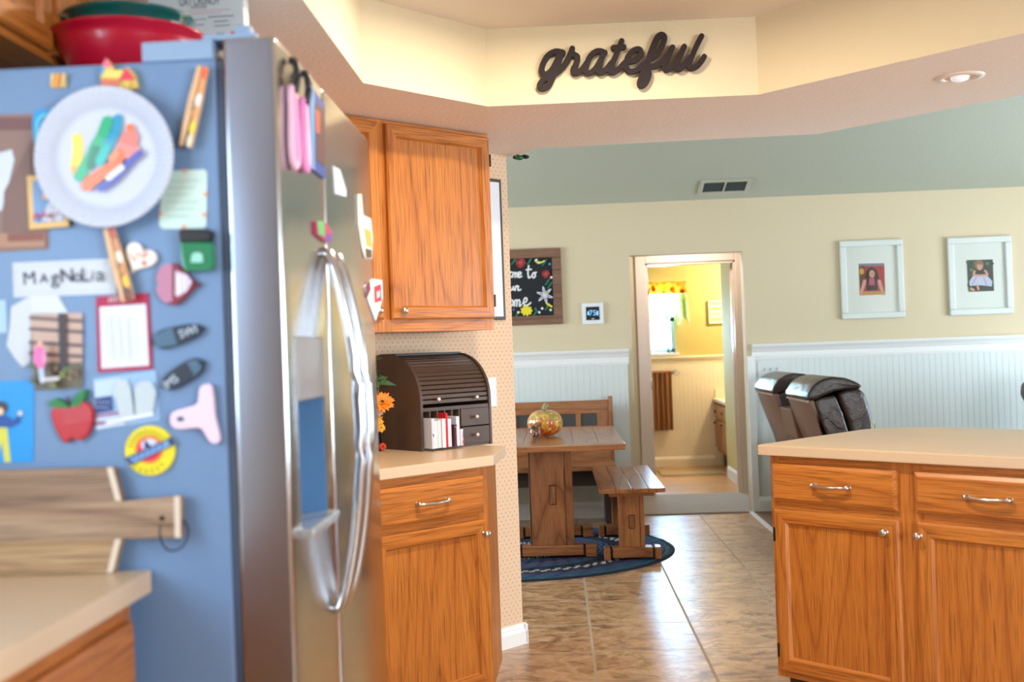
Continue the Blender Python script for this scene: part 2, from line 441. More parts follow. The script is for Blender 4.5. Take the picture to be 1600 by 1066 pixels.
def wall_with_window(name, wname, axis, at, thick, a0, a1, zt, w0, w1, z0, z1, m, mull=1, n=1):
    mb = MB()
    def bx(p0, p1, q0, q1, b0, b1, mm_, M):
        lo, hi = ((p0, min(b0, b1), q0), (p1, max(b0, b1), q1)) if axis == 'y' else ((min(b0, b1), p0, q0), (max(b0, b1), p1, q1))
        M.box(lo, hi, mm_)
    b0, b1 = at, at+thick
    bx(a0, w0, 0, zt, b0, b1, m, mb); bx(w1, a1, 0, zt, b0, b1, m, mb); bx(w0, w1, 0, z0, b0, b1, m, mb); bx(w0, w1, z1, zt, b0, b1, m, mb)
    struct(mb, name)
    fr = MB(); f = .04; c0, c1 = at+thick*.3, at+thick*.75
    bx(w0, w1, z0, z0+f, c0, c1, WHITE, fr); bx(w0, w1, z1-f, z1, c0, c1, WHITE, fr)
    bx(w0, w0+f, z0, z1, c0, c1, WHITE, fr); bx(w1-f, w1, z0, z1, c0, c1, WHITE, fr)
    for k in range(1, mull+1):
        q = w0+(w1-w0)*k/(mull+1); bx(q-.03, q+.03, z0+f, z1-f, c0, c1, WHITE, fr)
    wo = struct(fr, wname)
    gl = MB(); cm = (c0+c1)/2; bx(w0+f*.5, w1-f*.5, z0+f*.5, z1-f*.5, cm-.002, cm+.002, PANE, gl); gl.build('pane', wo)
wall_with_window('wall_rear', 'window_1', 'y', -1.8, -.12, -1.44, 5.2, 4.0, 1.95, 4.45, .85, 2.15, KWALL)
wall_with_window('wall_right', 'window_2', 'x', 5.2, .12, -1.8, 8.37, 4.0, 3.9, 7.3, .05, 2.1, TAN)
wall_with_window('wall_nook', 'window_3', 'x', -3.4, -.12, 3.4, 8.37, 4.0, 5.6, 7.6, .85, 2.1, TAN)
wall_with_window('wall_left', 'window_5', 'x', -1.32, -.12, -1.8, 3.66, 4.0, -.0+.15, 1.40, 1.08, 2.0, KWALL)
# angled wallpaper wall (local x runs along it to the right, local -y faces the kitchen, origin at its free end)
struct(MB().box((-1.75, 0, 0), (0, .115, 2.13), PAPER), 'wall_angled', loc=E45, rotz=math.pi/4)
struct(MB().box((-3.4, 3.4, 0), (-1.32, 3.5, 4.0), TAN), 'wall_nook_front')
bbprof = [(0, 0), (-.016, 0), (-.016, .055), (-.011, .068), (-.011, .074), (-.006, .086), (0, .09)]
struct(MB().prism([(p[0], p[1]) for p in bbprof], -.62, .016, WHITE, 'x').box((0, -.016, 0), (.016, .13, .085), WHITE, .003), 'baseboard_angled', loc=E45, rotz=math.pi/4)

# soffit ring, tray and fascia
ZS, ZT = 2.13, 2.40
IN = [(-.57, -.6), (-.57, 3.39), (-.205, 3.795), (.73, 3.80), (1.95, 2.58), (1.95, -.6)]
OUT = [(-1.40, -1.8), (-1.40, 3.64), (-.19, 4.75), (1.12, 4.58), (3.2, 2.5), (3.2, -1.8)]
OUT2 = [(-1.40, -1.8), (-1.40, 3.64), (-.20, 4.83), (-.11, 4.74), (-.06, 4.63), (1.12, 4.58), (3.2, 2.5), (3.2, -1.8)]
mb = MB()
vsx = [(x, y, ZS) for x, y in IN]+[(x, y, ZS) for x, y in OUT2]
mb.add(vsx, [(0, 1, 7, 6), (1, 2, 8, 7), (2, 10, 9, 8), (2, 3, 11, 10), (3, 4, 12, 11), (4, 5, 13, 12), (5, 0, 6, 13)], SOFFIT)
struct(mb, 'ceiling_soffit')
mb = MB()
for i in range(6):
    a, b = IN[i], IN[(i+1) % 6]
    mb.add([(a[0], a[1], ZS), (b[0], b[1], ZS), (b[0], b[1], ZT), (a[0], a[1], ZT)], [(0, 1, 2, 3)], CREAM)
struct(mb, 'wall_tray')
struct(MB().add([(x, y, ZT) for x, y in IN], [(0, 1, 2, 3, 4, 5)], CEILW), 'ceiling_tray')
mb = MB()
for i in range(1, len(OUT2)-1):
    a, b = OUT2[i], OUT2[i+1]
    mb.add([(a[0], a[1], ZS), (b[0], b[1], ZS), (b[0], b[1], 4.0), (a[0], a[1], 4.0)], [(0, 1, 2, 3)], VAULT)
struct(mb, 'wall_fascia')

# wainscot, rail and baseboards of the back wall
def beadboard(x0, x1, y, z0, z1, m, name, step=.0445, seams=()):
    mb = MB(); x = x0
    while x < x1-.004:
        e = min(x+step, x1); g_ = min(.006, (e-x)*.3); d = .014
        pts = [(x, y-d), (e-g_, y-d), (e-g_*.75, y-d-.0015), (e-g_*.5, y-d+.004), (e, y-d)]
        for a, b in zip(pts, pts[1:]): mb.add([(a[0], a[1], z0), (b[0], b[1], z0), (b[0], b[1], z1), (a[0], a[1], z1)], [(0, 1, 2, 3)], m)
        x = e
    mb.box((x0, y-.0135, z0), (x1, y, z1), m)
    return struct(mb, name)
railp = lambda y, t, h=.115: [(y, t-h), (y-.018, t-h), (y-.020, t-h+.02), (y-.016, t-h+.026), (y-.016, t-h+.055), (y-.022, t-h+.062), (y-.024, t-.045), (y-.032, t-.03), (y-.040, t-.022), (y-.044, t-.010), (y-.040, t), (y, t)]
beadboard(-3.4, .535, YB, .0, 1.17, BEADW, 'wall_wainscot_left')
beadboard(1.478, 5.2, YB, .0, 1.17, BEADW, 'wall_wainscot_right')
for i, (a, b) in enumerate(((-3.4, .545), (1.462, 5.2))):
    struct(MB().prism(railp(YB, 1.258), a, b, WHITE, 'x'), 'trim_%d' % (2+i))
    struct(MB().prism([(YB, 0), (YB-.03, 0), (YB-.03, .09), (YB-.024, .105), (YB-.015, .12), (YB, .12)], a+.005, b+(0 if i == 0 else 0), WHITE, 'x'), ('baseboard_left', 'baseboard_right')[i])
struct(MB().box((1.425, YB-.026, .0), (1.478, YB+.0, 1.17), WHITE, .003), 'trim_4')

# hall and bathroom
YH, YV = 9.25, 11.5
DX0, DX1, DZ = .775, 1.525, 1.965
struct(MB().box((-1.2, YH, 0), (DX0-.0, YH+.12, 2.5), TAN).box((DX1, YH, 0), (3.0, YH+.12, 2.5), TAN).box((DX0, YH, DZ), (DX1, YH+.12, 2.5), TAN), 'wall_hall')
struct(MB().box((-1.3, YB+.12, 0), (-1.2, YH, 2.5), TAN), 'wall_hall_left')
struct(MB().box((3.0, YB+.12, 0), (3.1, YH, 2.5), TAN), 'wall_hall_right')
struct(MB().box((-1.3, YB, 2.45), (3.1, YH+.12, 2.5), CEILW), 'ceiling_hall')
mb = MB(); cw = .085
for x0, x1, z0, z1 in ((DX0-cw, DX0, 0, DZ+cw), (DX1, DX1+cw, 0, DZ+cw), (DX0, DX1, DZ, DZ+cw)):
    mb.box((x0, YH-.018, z0), (x1, YH, z1), DOORTRIM, .006)
mb.box((DX0-.0, YH-.01, 0), (DX0+.018, YH+.13, DZ), DOORTRIM, .002).box((DX1-.018, YH-.01, 0), (DX1, YH+.13, DZ), DOORTRIM, .002).box((DX0, YH-.01, DZ-.018), (DX1, YH+.13, DZ), DOORTRIM, .002)
mb.box((DX0+.018, YH+.05, 0), (DX0+.03, YH+.085, DZ-.018), DOORTRIM).box((DX1-.03, YH+.05, 0), (DX1-.018, YH+.085, DZ-.018), DOORTRIM)
df = struct(mb, 'door_1')
for z in (.22, .95, 1.74):
    h = MB().box((DX0+.018, YH-.0, z-.045), (DX0+.023, YH+.045, z+.045), NICKEL, .001)
    h.tube([(DX0+.022, YH-.004, z-.045), (DX0+.022, YH-.004, z+.045)], .006, NICKEL); h.build('hinge', df)
# the open bathroom door leaf, swung inwards along the left
struct(MB().box((DX0-.02, YH+.14, .01), (DX0+.012, YH+.86, DZ-.02), WHITE, .003), 'door_2')
hl = thing('ceiling_light', 'added flush lamp that brightens the little hall before the bathroom', 'ceiling light', (1.1, 8.82, 2.449))  # unseen fixture, added only to brighten the dark hall and door casing
MB().lathe([(0, 0), (.12, 0), (.12, -.012), (0, -.012)], NICKEL).build('base', hl)
MB().lathe([(.115, -.012), (.11, -.03), (.07, -.05), (0, -.056)], P((255, 240, 222), .4, 0, 'hall_fill_glass', emit=9), seg=28).build('glass_shade', hl)
hp_ = bpy.data.lights.new('hall_fill_light', 'AREA'); hp_.shape = 'DISK'; hp_.size = .2; hp_.energy = 13; hp_.color = (1., .91, .82)  # added fill light for the hall
ho_ = bpy.data.objects.new('hall_fill_light', hp_); COL.objects.link(ho_); ho_.location = (1.1, 8.82, 2.38)
BX1 = 1.60
struct(MB().box((-.6, YH+.12, 0), (-.5, YV+.1, 2.5), BATHY), 'wall_bath_left')
struct(MB().box((BX1, YH+.12, 0), (BX1+.1, 10.45, 2.5), BATHY).box((BX1, 10.45, 0), (2.35, 10.55, 2.5), BATHY), 'wall_bath_right')
struct(MB().box((2.3, 10.45, 0), (2.4, YV+.1, 2.5), BATHY), 'wall_vanity')
struct(MB().box((-.6, YH+.12, 2.42), (2.4, YV+.1, 2.5), CEILW), 'ceiling_bathroom')
bs = lambda x, y: onY(x, y, YV)
wx1, wzb, wzm, wzt = bs(1056, 550).x, bs(1050, 551).z, bs(1045, 499).z, bs(1040, 455).z+.05
wx0 = wx1-.62
mb = MB()
mb.box((-.5, YV, 0), (wx0, YV+.12, 2.45), BATHY).box((wx1, YV, 0), (2.3, YV+.12, 2.45), BATHY).box((wx0, YV, 0), (wx1, YV+.12, wzb), BATHY).box((wx0, YV, wzt), (wx1, YV+.12, 2.45), BATHY)
struct(mb, 'wall_bath_back')
VINYL = P((206, 226, 232), .3, 0, 'window_vinyl')
mb = MB()
for lo, hi in (((wx0, wzb), (wx0+.045, wzt)), ((wx1-.045, wzb), (wx1, wzt)), ((wx0, wzb), (wx1, wzb+.04)), ((wx0, wzt-.04), (wx1, wzt)), ((wx0, wzm-.025), (wx1, wzm+.025))):
    mb.box((lo[0], YV+.03, lo[1]), (hi[0], YV+.09, hi[1]), VINYL, .004)
wd = struct(mb, 'window_4')
MB().box((wx0-.03, YV-.045, wzb-.035), (wx1+.03, YV+.09, wzb), WHITE, .006).build('window_sill', wd)
MB().box((wx0+.02, YV+.055, wzb+.02), (wx1-.02, YV+.059, wzt-.02), PANE).build('pane', wd)
zcap = bs(1080, 556).z
beadboard(-.5, 2.3, YV, .0, zcap-.02, BATHW, 'wall_bath_wainscot')
struct(MB().prism(railp(YV, zcap, .07), -.5, 2.3, BATHW, 'x'), 'trim_5')
struct(MB().prism([(YV-.014, 0), (YV-.03, 0), (YV-.03, .08), (YV-.02, .1), (YV-.014, .11)], -.5, 1.62, BATHW, 'x'), 'baseboard_bath')
struct(MB().prism([(BX1, 0), (BX1-.016, 0), (BX1-.016, .09), (BX1-.008, .11), (BX1, .11)], YH+.14, 10.47, WHITE, 'y'), 'baseboard_bath_right')

# ================================================================== CABINETRY
def pull(parent, x, y, z, L=.10):
    mb = MB()
    pts = catmull([(x-L/2, y, z), (x-L/2, y-.012, z), (x-L/2+.012, y-.02, z), (x-L*.22, y-.024, z-.001), (x, y-.028, z-.002), (x+L*.22, y-.024, z-.001), (x+L/2-.012, y-.02, z), (x+L/2, y-.012, z), (x+L/2, y, z)], 4)
    n = len(pts); rr = [.0045+.003*math.sin(math.pi*i/(n-1))**2 for i in range(n)]
    mb.tube(pts, rr, NICKEL, 10, flat=(1, .85))
    for sx in (-1, 1): mb.lathe([(0, .021), (.007, .019), (.0095, .013), (.0095, .006), (.007, .002), (.009, 0)], NICKEL, (x+sx*L/2, y, z), 16, axis='y')
    return mb.build('drawer_pull', parent)
def knob(parent, x, y, z, r=.0135, m=None):
    return MB().lathe([(0, .026), (r*.5, .0255), (r*.9, .022), (r, .018), (r*.85, .014), (r*.45, .011), (r*.42, .004), (r*.7, 0)], m or NICKEL, (x, y, z), 20, axis='y').build('knob', parent)
def oak_door(parent, x0, x1, z0, z1, y, name='door', fw=.056, hinge=None):
    """mitred frame round a flat panel; front face at y-.02 (faces -y)"""
    mb = MB(); t = .02; c = .006
    X, Z = (x0, x1), (z0, z1)
    o = [(x0, z0), (x1, z0), (x1, z1), (x0, z1)]; i = [(x0+fw, z0+fw), (x1-fw, z0+fw), (x1-fw, z1-fw), (x0+fw, z1-fw)]
    oc = [(x0+c, z0+c), (x1-c, z0+c), (x1-c, z1-c), (x0+c, z1-c)]; ic = [(x0+fw-c*1.3, z0+fw-c*1.3), (x1-fw+c*1.3, z0+fw-c*1.3), (x1-fw+c*1.3, z1-fw+c*1.3), (x0+fw-c*1.3, z1-fw+c*1.3)]
    for k in range(4):
        j = (k+1) % 4; m = OAK[0] if k in (0, 2) else OAK[2]
        v = [(*o[k], 0), (*o[j], 0), (*o[k], -t+c), (*o[j], -t+c), (*oc[k], -t), (*oc[j], -t), (*ic[k], -t), (*ic[j], -t), (*i[k], -t+.011), (*i[j], -t+.011)]
        v = [(p[0], y+p[2], p[1]) for p in v]
        mb.add(v, [(0, 1, 3, 2), (2, 3, 5, 4), (4, 5, 7, 6), (6, 7, 9, 8)], m)
    mb.box((x0+fw-.004, y-.009, z0+fw-.004), (x1-fw+.004, y-.003, z1-fw+.004), OAK[2])
    mb.box((x0+.01, y-.004, z0+.01), (x1-.01, y, z1-.01), OAK[2])
    d = mb.build(name, parent)
    if hinge is not None:
        for zz in (z0+.07, z1-.09):
            hx = x0-.002 if hinge == 'l' else x1+.002
            MB().box((hx-.004, y-.019, zz-.024), (hx+.004, y-.002, zz+.024), P((70, 58, 44), .4, .8, 'aged_hinge'), .0015).build('hinge', d)
    return d
def drawer(parent, x0, x1, z0, z1, y, plen=.10):
    mb = MB(); t = .02; c = .012
    o = [(x0, z0), (x1, z0), (x1, z1), (x0, z1)]; q = [(x0+c, z0+c), (x1-c, z0+c), (x1-c, z1-c), (x0+c, z1-c)]
    v = [(p[0], y, p[1]) for p in o]+[(p[0], y-t+.007, p[1]) for p in o]+[(p[0], y-t, p[1]) for p in q]
    fs = [(k, (k+1) % 4, 4+(k+1) % 4, 4+k) for k in range(4)]+[(4+k, 4+(k+1) % 4, 8+(k+1) % 4, 8+k) for k in range(4)]+[(8, 9, 10, 11)]
    mb.add(v, fs, OAK[0]); d = mb.build('drawer', parent)
    pull(d, (x0+x1)/2, y-t, (z0+z1)/2, plen); return d

# --- angled corner: local x = -s (to the right), local y = into the wall; origin at the free wall end
A45 = math.pi/4
def face_frame(mb, x0, x1, z0, z1, y, stiles, rails):
    """solid slab behind with oak stiles and rails on the front plane y"""
    for a, b in stiles: mb.box((a, y, z0), (b, y+.02, z1), OAK[2])
    for a, b in rails: mb.box((x0, y+.0005, a), (x1, y+.02, b), OAK[0])
# base cabinet
ctop = .876
bc = thing('base_cabinet', 'oak base cabinet with one drawer and one door under the desktop organizer', 'cabinet', E45, A45)
FY = -.61                      # face plane (doors stand 2 cm proud)
bd = MB()
foot = [(-1.45, FY+.02), (-.712, FY+.02), (-.712, FY), (-.470, -.385), (-.470, -.003), (-1.45, -.003)]
bd.prism([(-1.45, FY), (-.712, FY), (-.470, -.385), (-.470, -.003), (-1.45, -.003)], .10, ctop, OAK[2], 'z')
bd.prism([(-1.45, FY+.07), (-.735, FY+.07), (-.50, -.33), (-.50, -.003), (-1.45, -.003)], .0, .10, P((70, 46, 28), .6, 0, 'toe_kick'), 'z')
face_frame(bd, -1.42, -.714, .102, ctop-.002, FY-.002, [(-1.23, -1.175), (-.76, -.714)], [(.102, .135), (.69, .716), (.846, ctop-.002)])
bd.build('body', bc)
drawer(bc, -1.215, -.74, .718, .846, FY-.002, .125)
d = oak_door(bc, -1.215, -.74, .118, .693, FY-.002, fw=.05, hinge=None); knob(d, -.752, FY-.022, .645)
# countertop over it
ct = thing('countertop', 'tan speckled countertop with a clipped corner beneath the brown organizer', 'countertop', E45, A45)
cp = [(-1.57, -.64), (-.704, -.64), (-.45, -.425), (-.45, -.003), (-1.57, -.003)]
MB().prism(cp, .8775, .913, LAMEDGE, 'z', .003).prism([(p[0]+(0.001 if p[0] < -1 else -.001), p[1]+(.001 if p[1] < -.2 else -.001)) for p in cp], .9125, .914, LAM, 'z').build('top', ct)
# upper corner cabinet
uc = thing('wall_cabinet', 'oak wall cabinet hung at an angle above the desktop organizer', 'cabinet', E45, A45)
UY = -.31; UZ0, UZ1 = 1.362, 2.128
bd = MB().box((-1.62, UY, UZ0), (-.385, -.002, UZ1), OAK[2])
face_frame(bd, -1.62, -.386, UZ0-.001, UZ1, UY-.002, [(-.43, -.386), (-.96, -.875), (-1.5, -1.45)], [(UZ0-.001, 1.41), (2.09, UZ1)])
bd.build('body', uc)
d = oak_door(uc, -.890, -.393, 1.405, 2.114, UY-.002, fw=.05, hinge='r'); knob(d, -.847, UY-.022, 1.437)
d = oak_door(uc, -1.46, -.925, 1.405, 2.114, UY-.002, fw=.05); knob(d, -.957, UY-.022, 1.438)

# --- cabinet over the fridge
oc = thing('wall_cabinet', 'dark oak cabinet high on the wall behind the red and green bowls', 'cabinet', (-1.318, 1.45, 0), math.pi/2)
# local x = +Y, local -y = +X
bd = MB().box((0, -.31, 1.90), (1.90, 0, 2.128), OAK[0])
bd.build('body', oc)
for k in range(3):
    x0 = .16+k*.58
    oak_door(oc, x0+.0, x0+.555, 1.915, 2.115, -.311, fw=.05)

# --- left base run and counter
lc = thing('base_cabinet', 'oak base cabinet below the left counter in the lower left corner', 'cabinet', (-.735, 1.842, 0), math.pi/2)
# local x=+Y (cabinet lies towards -x), local -y=+X
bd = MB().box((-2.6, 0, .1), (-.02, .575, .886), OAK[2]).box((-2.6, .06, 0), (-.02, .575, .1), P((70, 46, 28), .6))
face_frame(bd, -2.6, -.02, .102, .885, -.002, [(-.07, -.02), (-.62, -.56), (-1.2, -1.14)], [(.102, .14), (.70, .725), (.85, .885)])
bd.build('body', lc)
for k in range(3):
    x1 = -.045-k*.56; drawer(lc, x1-.51, x1, .725, .852, -.002, .125); dd = oak_door(lc, x1-.51, x1, .12, .70, -.002); knob(dd, x1-.48, -.022, .65)
lt = thing('countertop', 'pale speckled counter end at the lower left below the cutting board', 'countertop', (-.705, 1.852, 0), math.pi/2)
MB().box((-2.6, 0, .8875), (0, .60, .925), LAMEDGE, .004).box((-2.599, .002, .9245), (-.002, .60, .926), LAM).build('top', lt)

# --- island / peninsula
IO = Vector((.70, 3.905, 0)); IR = -math.pi/4
isl = thing('kitchen_island', 'oak island cabinet with two drawers above two doors on the right', 'cabinet', IO, IR)
IY = .03; IL = 2.4
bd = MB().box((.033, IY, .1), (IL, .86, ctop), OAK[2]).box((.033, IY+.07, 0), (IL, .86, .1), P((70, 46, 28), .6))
face_frame(bd, .033, IL, .101, ctop-.002, IY-.002, [(.033, .07), (.49, .60), (1.02, 1.13), (1.56, 1.66)], [(.101, .14), (.69, .722), (.848, ctop-.002)])
bd.build('body', isl)
dy = IY-.002
xs = [(.047, .515, 'k', .473, 'l'), (.575, 1.045, 'k', .587, None), (1.105, 1.575, 'k', 1.53, None)]
for x0, x1, _, kx, hg in xs:
    drawer(isl, x0, x1, .719, .849, dy, .13)
    d = oak_door(isl, x0+.004, x1+.002, .125, .691, dy, fw=.052, hinge=hg); knob(d, kx, dy-.02, .65)
it = thing('countertop', 'tan speckled island countertop in the right foreground', 'countertop', IO, IR)
cp = [(0, 0)]+[(IL+.2, 0), (IL+.2, .92)]+[(.24, .92), (.13, .895), (.045, .83), (.0, .72)]
MB().prism(cp, .8775, .9128, LAMEDGE, 'z', .004).prism([(max(.004, min(p[0], IL+.196)), max(.004, min(p[1], .916))) for p in cp], .9125, .914, LAM, 'z').build('top', it)

# ================================================================== REFRIGERATOR
RX, RY0, RY1 = -.463, 1.86, 2.805
RB = -.558
rf = thing('refrigerator', 'stainless side by side refrigerator with a grey side covered in magnets', 'refrigerator', (RX, RY0, 0), math.pi/2)
# local x = distance along the doors (0 at the near side), local -y = outwards from the doors
W = RY1-RY0; SP = 2.238-RY0
MB().box((0, .105, .02), (W, .80, 1.80), FRGRAY, .006).box((.02, .14, 0), (W-.02, .78, .03), BLACK).build('body', rf)
MB().box((.004, .092, .03), (W-.004, .106, 1.795), P((60, 74, 96), .6, 0, 'door_gasket')).build('gasket', rf)
def fridge_door(x0, x1, recess=None):
    o = MB().box((x0, 0, .035), (x1, .092, 1.836), STEEL, .009, 4).build('door', rf)
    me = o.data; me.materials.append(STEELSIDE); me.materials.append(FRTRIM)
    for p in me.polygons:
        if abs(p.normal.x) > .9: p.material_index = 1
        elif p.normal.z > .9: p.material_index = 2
    if recess: cut(o, [recess])
    return autosmooth(o, 30)
zd0, zd1, zd2 = .965, 1.205, 1.318
xd0, xd1 = 1.935-RY0, 2.165-RY0
fd = fridge_door(0, SP-.004, ((xd0, -.03, zd0), (xd1, .075, zd2)))
rdoor = fridge_door(SP+.004, W)
DGR = P((150, 146, 144), .35, .3, 'dispenser_grey'); DBL = P((96, 140, 184), .25, 0, 'dispenser_recess')
dsp = MB().box((xd0+.001, .066, zd0+.001), (xd1-.001, .0745, zd1), DBL).box((xd1-.008, .002, zd0+.001), (xd1-.001, .07, zd1), DBL).box((xd0+.001, .002, zd0+.001), (xd0+.008, .07, zd1), DBL)
dsp.box((xd0+.07, .03, zd1-.07), (xd0+.12, .06, zd1), P((60, 66, 74), .4))
dso = dsp.build('dispenser', fd)
MB().box((xd0+.001, -.003, zd1-.004), (xd1-.001, .07, zd2-.001), DGR, .004).build('control_panel', dso)
MB().box((xd0-.003, -.022, zd0-.008), (xd1+.003, .068, zd0+.010), P((196, 206, 214), .25, .6, 'drip_tray'), .005).build('drip_tray', dso)
for door, hx, sgn in ((fd, SP-.045, -1), (rdoor, SP+.045, 1)):
    z0, z1 = .775, 1.487
    pts = []
    for k in range(25):
        t = k/24; z = z0+(z1-z0)*t; b_ = math.sin(math.pi*t)
        pts.append((hx, -.012-.052*b_**.75, z))
    pts = [(hx, .003, z0-.004)]+pts+[(hx, .003, z1+.004)]
    MB().tube(pts, .0125, P((206, 212, 220), .2, 1, 'handle_steel'), 14, flat=(1.0, .9)).build('handle', door)
hc = MB().box((.004, .11, 1.801), (.10, .235, 1.836), FRTRIM, .004).box((.012, .035, 1.836), (.075, .13, 1.846), FRTRIM, .003).box((.03, .05, 1.838), (.06, .08, 1.866), FRTRIM, .006)
hc.build('hinge_cover', rf)
MB().box((W-.10, .11, 1.801), (W-.004, .235, 1.836), FRTRIM, .004).build('hinge_cover', rf)

# ---- things stuck on the grey side (plane Y = RY0, facing the camera side)
def side(x, y): p = onY(x, y, RY0); return (p.x, p.z)
class Side:
    """outline and artwork traced on the fridge side, built as a real piece of its own thickness at its own place"""
    def __init__(s, name, label, cat, outline, thk, m, group=None, gap=0., bev=0):
        pts = [side(*p) for p in outline]
        s.c = ((min(p[0] for p in pts)+max(p[0] for p in pts))/2, (min(p[1] for p in pts)+max(p[1] for p in pts))/2)
        s.mb = MB(); s.y = -gap-thk; s.k = 0; s.name = name; s.args = (label, cat, group)
        s.mb.prism([(p[0]-s.c[0], p[1]-s.c[1]) for p in pts], -gap-.0002, s.y, m, 'y', bev)
    def L(s, p): q = side(*p); return (q[0]-s.c[0], q[1]-s.c[1])
    def art(s, pts, m):
        s.k += 1; s.mb.poly([s.L(p) for p in pts], s.y-.0006*s.k, m); return s
    def line(s, pts, wpx, m):
        s.k += 1; s.mb.ribbon([s.L(p) for p in pts], wpx*RY0/CF, s.y-.0006*s.k, m); return s
    def text(s, txt, x, y, hpx, m, rot=0, sx=1):
        s.k += 1; q = s.L((x, y)); put_text(s.mb, txt, q[0], q[1], hpx*RY0/CF, s.y-.0006*s.k, m, rot, sx); return s
    def done(s):
        o = s.mb.build(s.name, loc=(s.c[0], RY0, s.c[1])); return tag(o, *s.args)
PW = P((206, 214, 224), .6); INK = P((40, 52, 72), .6)
def q4(x0, y0, x1, y1, sk=0): return [(x0, y0), (x1, y0-sk), (x1, y1-sk), (x0, y1)]

# paper plate: pleated rim, painted hand
pc = side(175, 250)
pt = thing('paper_plate', 'white paper plate with a child\'s rainbow handprint on the grey fridge side', 'paper plate', (pc[0], RY0, pc[1]))
PR = 111*RY0/CF
PLATE = P((204, 212, 228), .65, 0, 'paper_plate_white')
mb = MB(); prof = [(0, -.020), (PR*.35, -.020), (PR*.66, -.020), (PR*.72, -.022), (PR*.80, -.029), (PR*.92, -.036), (PR*.985, -.037), (PR, -.034), (PR*.98, -.032), (PR*.8, -.024), (PR*.70, -.016), (0, -.015)]
seg = 144; vs_ = []
for k in range(seg):
    t = 2*math.pi*k/seg; wav = .0018*(1 if k % 2 else -1)
    for r, y in prof:
        vs_.append((r*math.cos(t), y+(wav if r > PR*.7 else 0), r*math.sin(t)))
n = len(prof); mb.add(vs_, [(k*n+i, ((k+1) % seg)*n+i, ((k+1) % seg)*n+i+1, k*n+i+1) for k in range(seg) for i in range(n-1)], PLATE)
mb.build('plate', pt)
hand = MB()
def ps(p): q = side(*p); return (q[0]-pc[0], q[1]-pc[1])
hk = [0]
def blob(pts, wd, c):
    hk[0] += 1; hand.ribbon([ps(p) for p in catmull(pts, 4)], wd*RY0/CF, -.0203-.0007*hk[0], P(c, .35, coat=.3))
blob([(129, 220), (130, 240), (127, 262), (131, 276)], 17, (246, 206, 30)); blob([(126, 268), (133, 278)], 12, (244, 160, 20))
blob([(176, 194), (168, 215), (157, 234), (150, 250), (140, 266), (133, 278)], 18, (24, 172, 120)); blob([(158, 238), (150, 262)], 14, (16, 120, 84))
blob([(193, 190), (190, 208), (180, 226), (170, 250)], 15, (16, 150, 190)); blob([(175, 236), (165, 256)], 15, (20, 180, 170))
blob([(212, 204), (215, 216)], 13, (250, 120, 60)); blob([(212, 220), (206, 236), (216, 242)], 26, (238, 130, 120)); blob([(196, 244), (188, 262), (170, 274), (150, 288), (146, 294)], 17, (252, 112, 50))
blob([(228, 244), (214, 256), (200, 272), (186, 286), (168, 298)], 12, (62, 70, 168)); blob([(180, 282), (200, 266)], 9, (226, 228, 240))
blob([(192, 246), (186, 252)], 12, (250, 140, 90))
hand.build('handprint', pt)

def clothespin(label, a, b, cols):
    """decorated wooden clothespin lying against the surface from pixel a (closed end) to pixel b"""
    A, B = Vector((*side(*a),)), Vector((*side(*b),)); d = B-A; L = d.length; ang = math.atan2(d.y, d.x)
    mid = (A+B)/2
    t = thing('clothespin', label, 'clothespin', (mid.x, RY0, mid.y), 0, 'decorated wooden clothespins on the fridge side', rot=(0, -ang, 0))
    wd = P((226, 184, 138), .55, 0, 'pin_wood')
    for s in (-1, 1):
        m = MB().prism([(-L/2, s*.001), (-L/2, s*.009), (-L*.1, s*.012), (L*.2, s*.012), (L/2, s*.0105), (L/2, s*.005), (L*.05, s*.001)], -.020, -.010, wd, 'y', .001)
        if s > 0:
            for i, c in enumerate(cols):
                x = -L*.42+L*.84*i/max(1, len(cols)-1)
                m.poly(circ((x, s*.006), .012, 14, .0052), -.0204, P(c, .4, coat=.3))
        m.build('wooden_half', t)
    MB().tube([(-.006, -.021, -.004), (.0, -.023, .004), (.006, -.021, -.004), (.008, -.009, 0), (-.006, -.009, .004)], .0014, NICKEL, 6).build('spring', t)
    MB().box((-.012, -.0099, -.007), (.012, -.0, .007), BLACK).build('magnet', t)
    return t
clothespin('decorated clothespin magnet slanting at the upper right of the fridge side', (322, 108), (295, 232), [(240, 110, 66), (232, 160, 104), (240, 236, 226), (226, 168, 110), (236, 214, 70), (226, 216, 190)])
clothespin('sunflower clothespin magnet clipping the note below the paper plate', (176, 358), (206, 470), [(190, 60, 30), (200, 130, 70), (240, 226, 200), (200, 130, 60), (250, 196, 30), (120, 60, 30)])

s = Side('house_magnet', 'little red and yellow house magnet peeking above the paper plate', 'magnet', [(162, 120), (164, 106), (171, 95), (180, 106), (182, 113), (199, 112), (204, 108), (214, 118), (219, 140), (206, 143), (164, 137)], .014, P((232, 200, 110), .5))
s.art([(163, 108), (171, 94), (181, 108)], P((236, 120, 140), .5)).art([(163, 108), (170, 107), (166, 120), (162, 118)], P((70, 160, 210), .5)).art([(168, 114), (198, 113), (194, 126), (167, 124)], P((238, 220, 110), .5))
s.art([(190, 130), (203, 110), (217, 128)], P((230, 60, 90), .5)).art([(165, 127), (192, 128), (192, 138), (164, 136)], P((222, 120, 90), .5)).art([(200, 130), (210, 130), (210, 140), (200, 140)], P((226, 200, 90), .5)).done()
s = Side('striped_magnet', 'small square orange striped magnet at the top left of the fridge side', 'magnet', [(82, 117), (104, 116), (106, 138), (82, 139)], .008, P((230, 210, 150), .5), bev=.001)
for k in range(4): s.art([(84+k*5, 138), (88+k*5, 138), (91+k*5, 117), (87+k*5, 117)], P(((222, 150, 60), (236, 170, 90), (212, 130, 50), (226, 200, 130))[k], .5))
s.done()

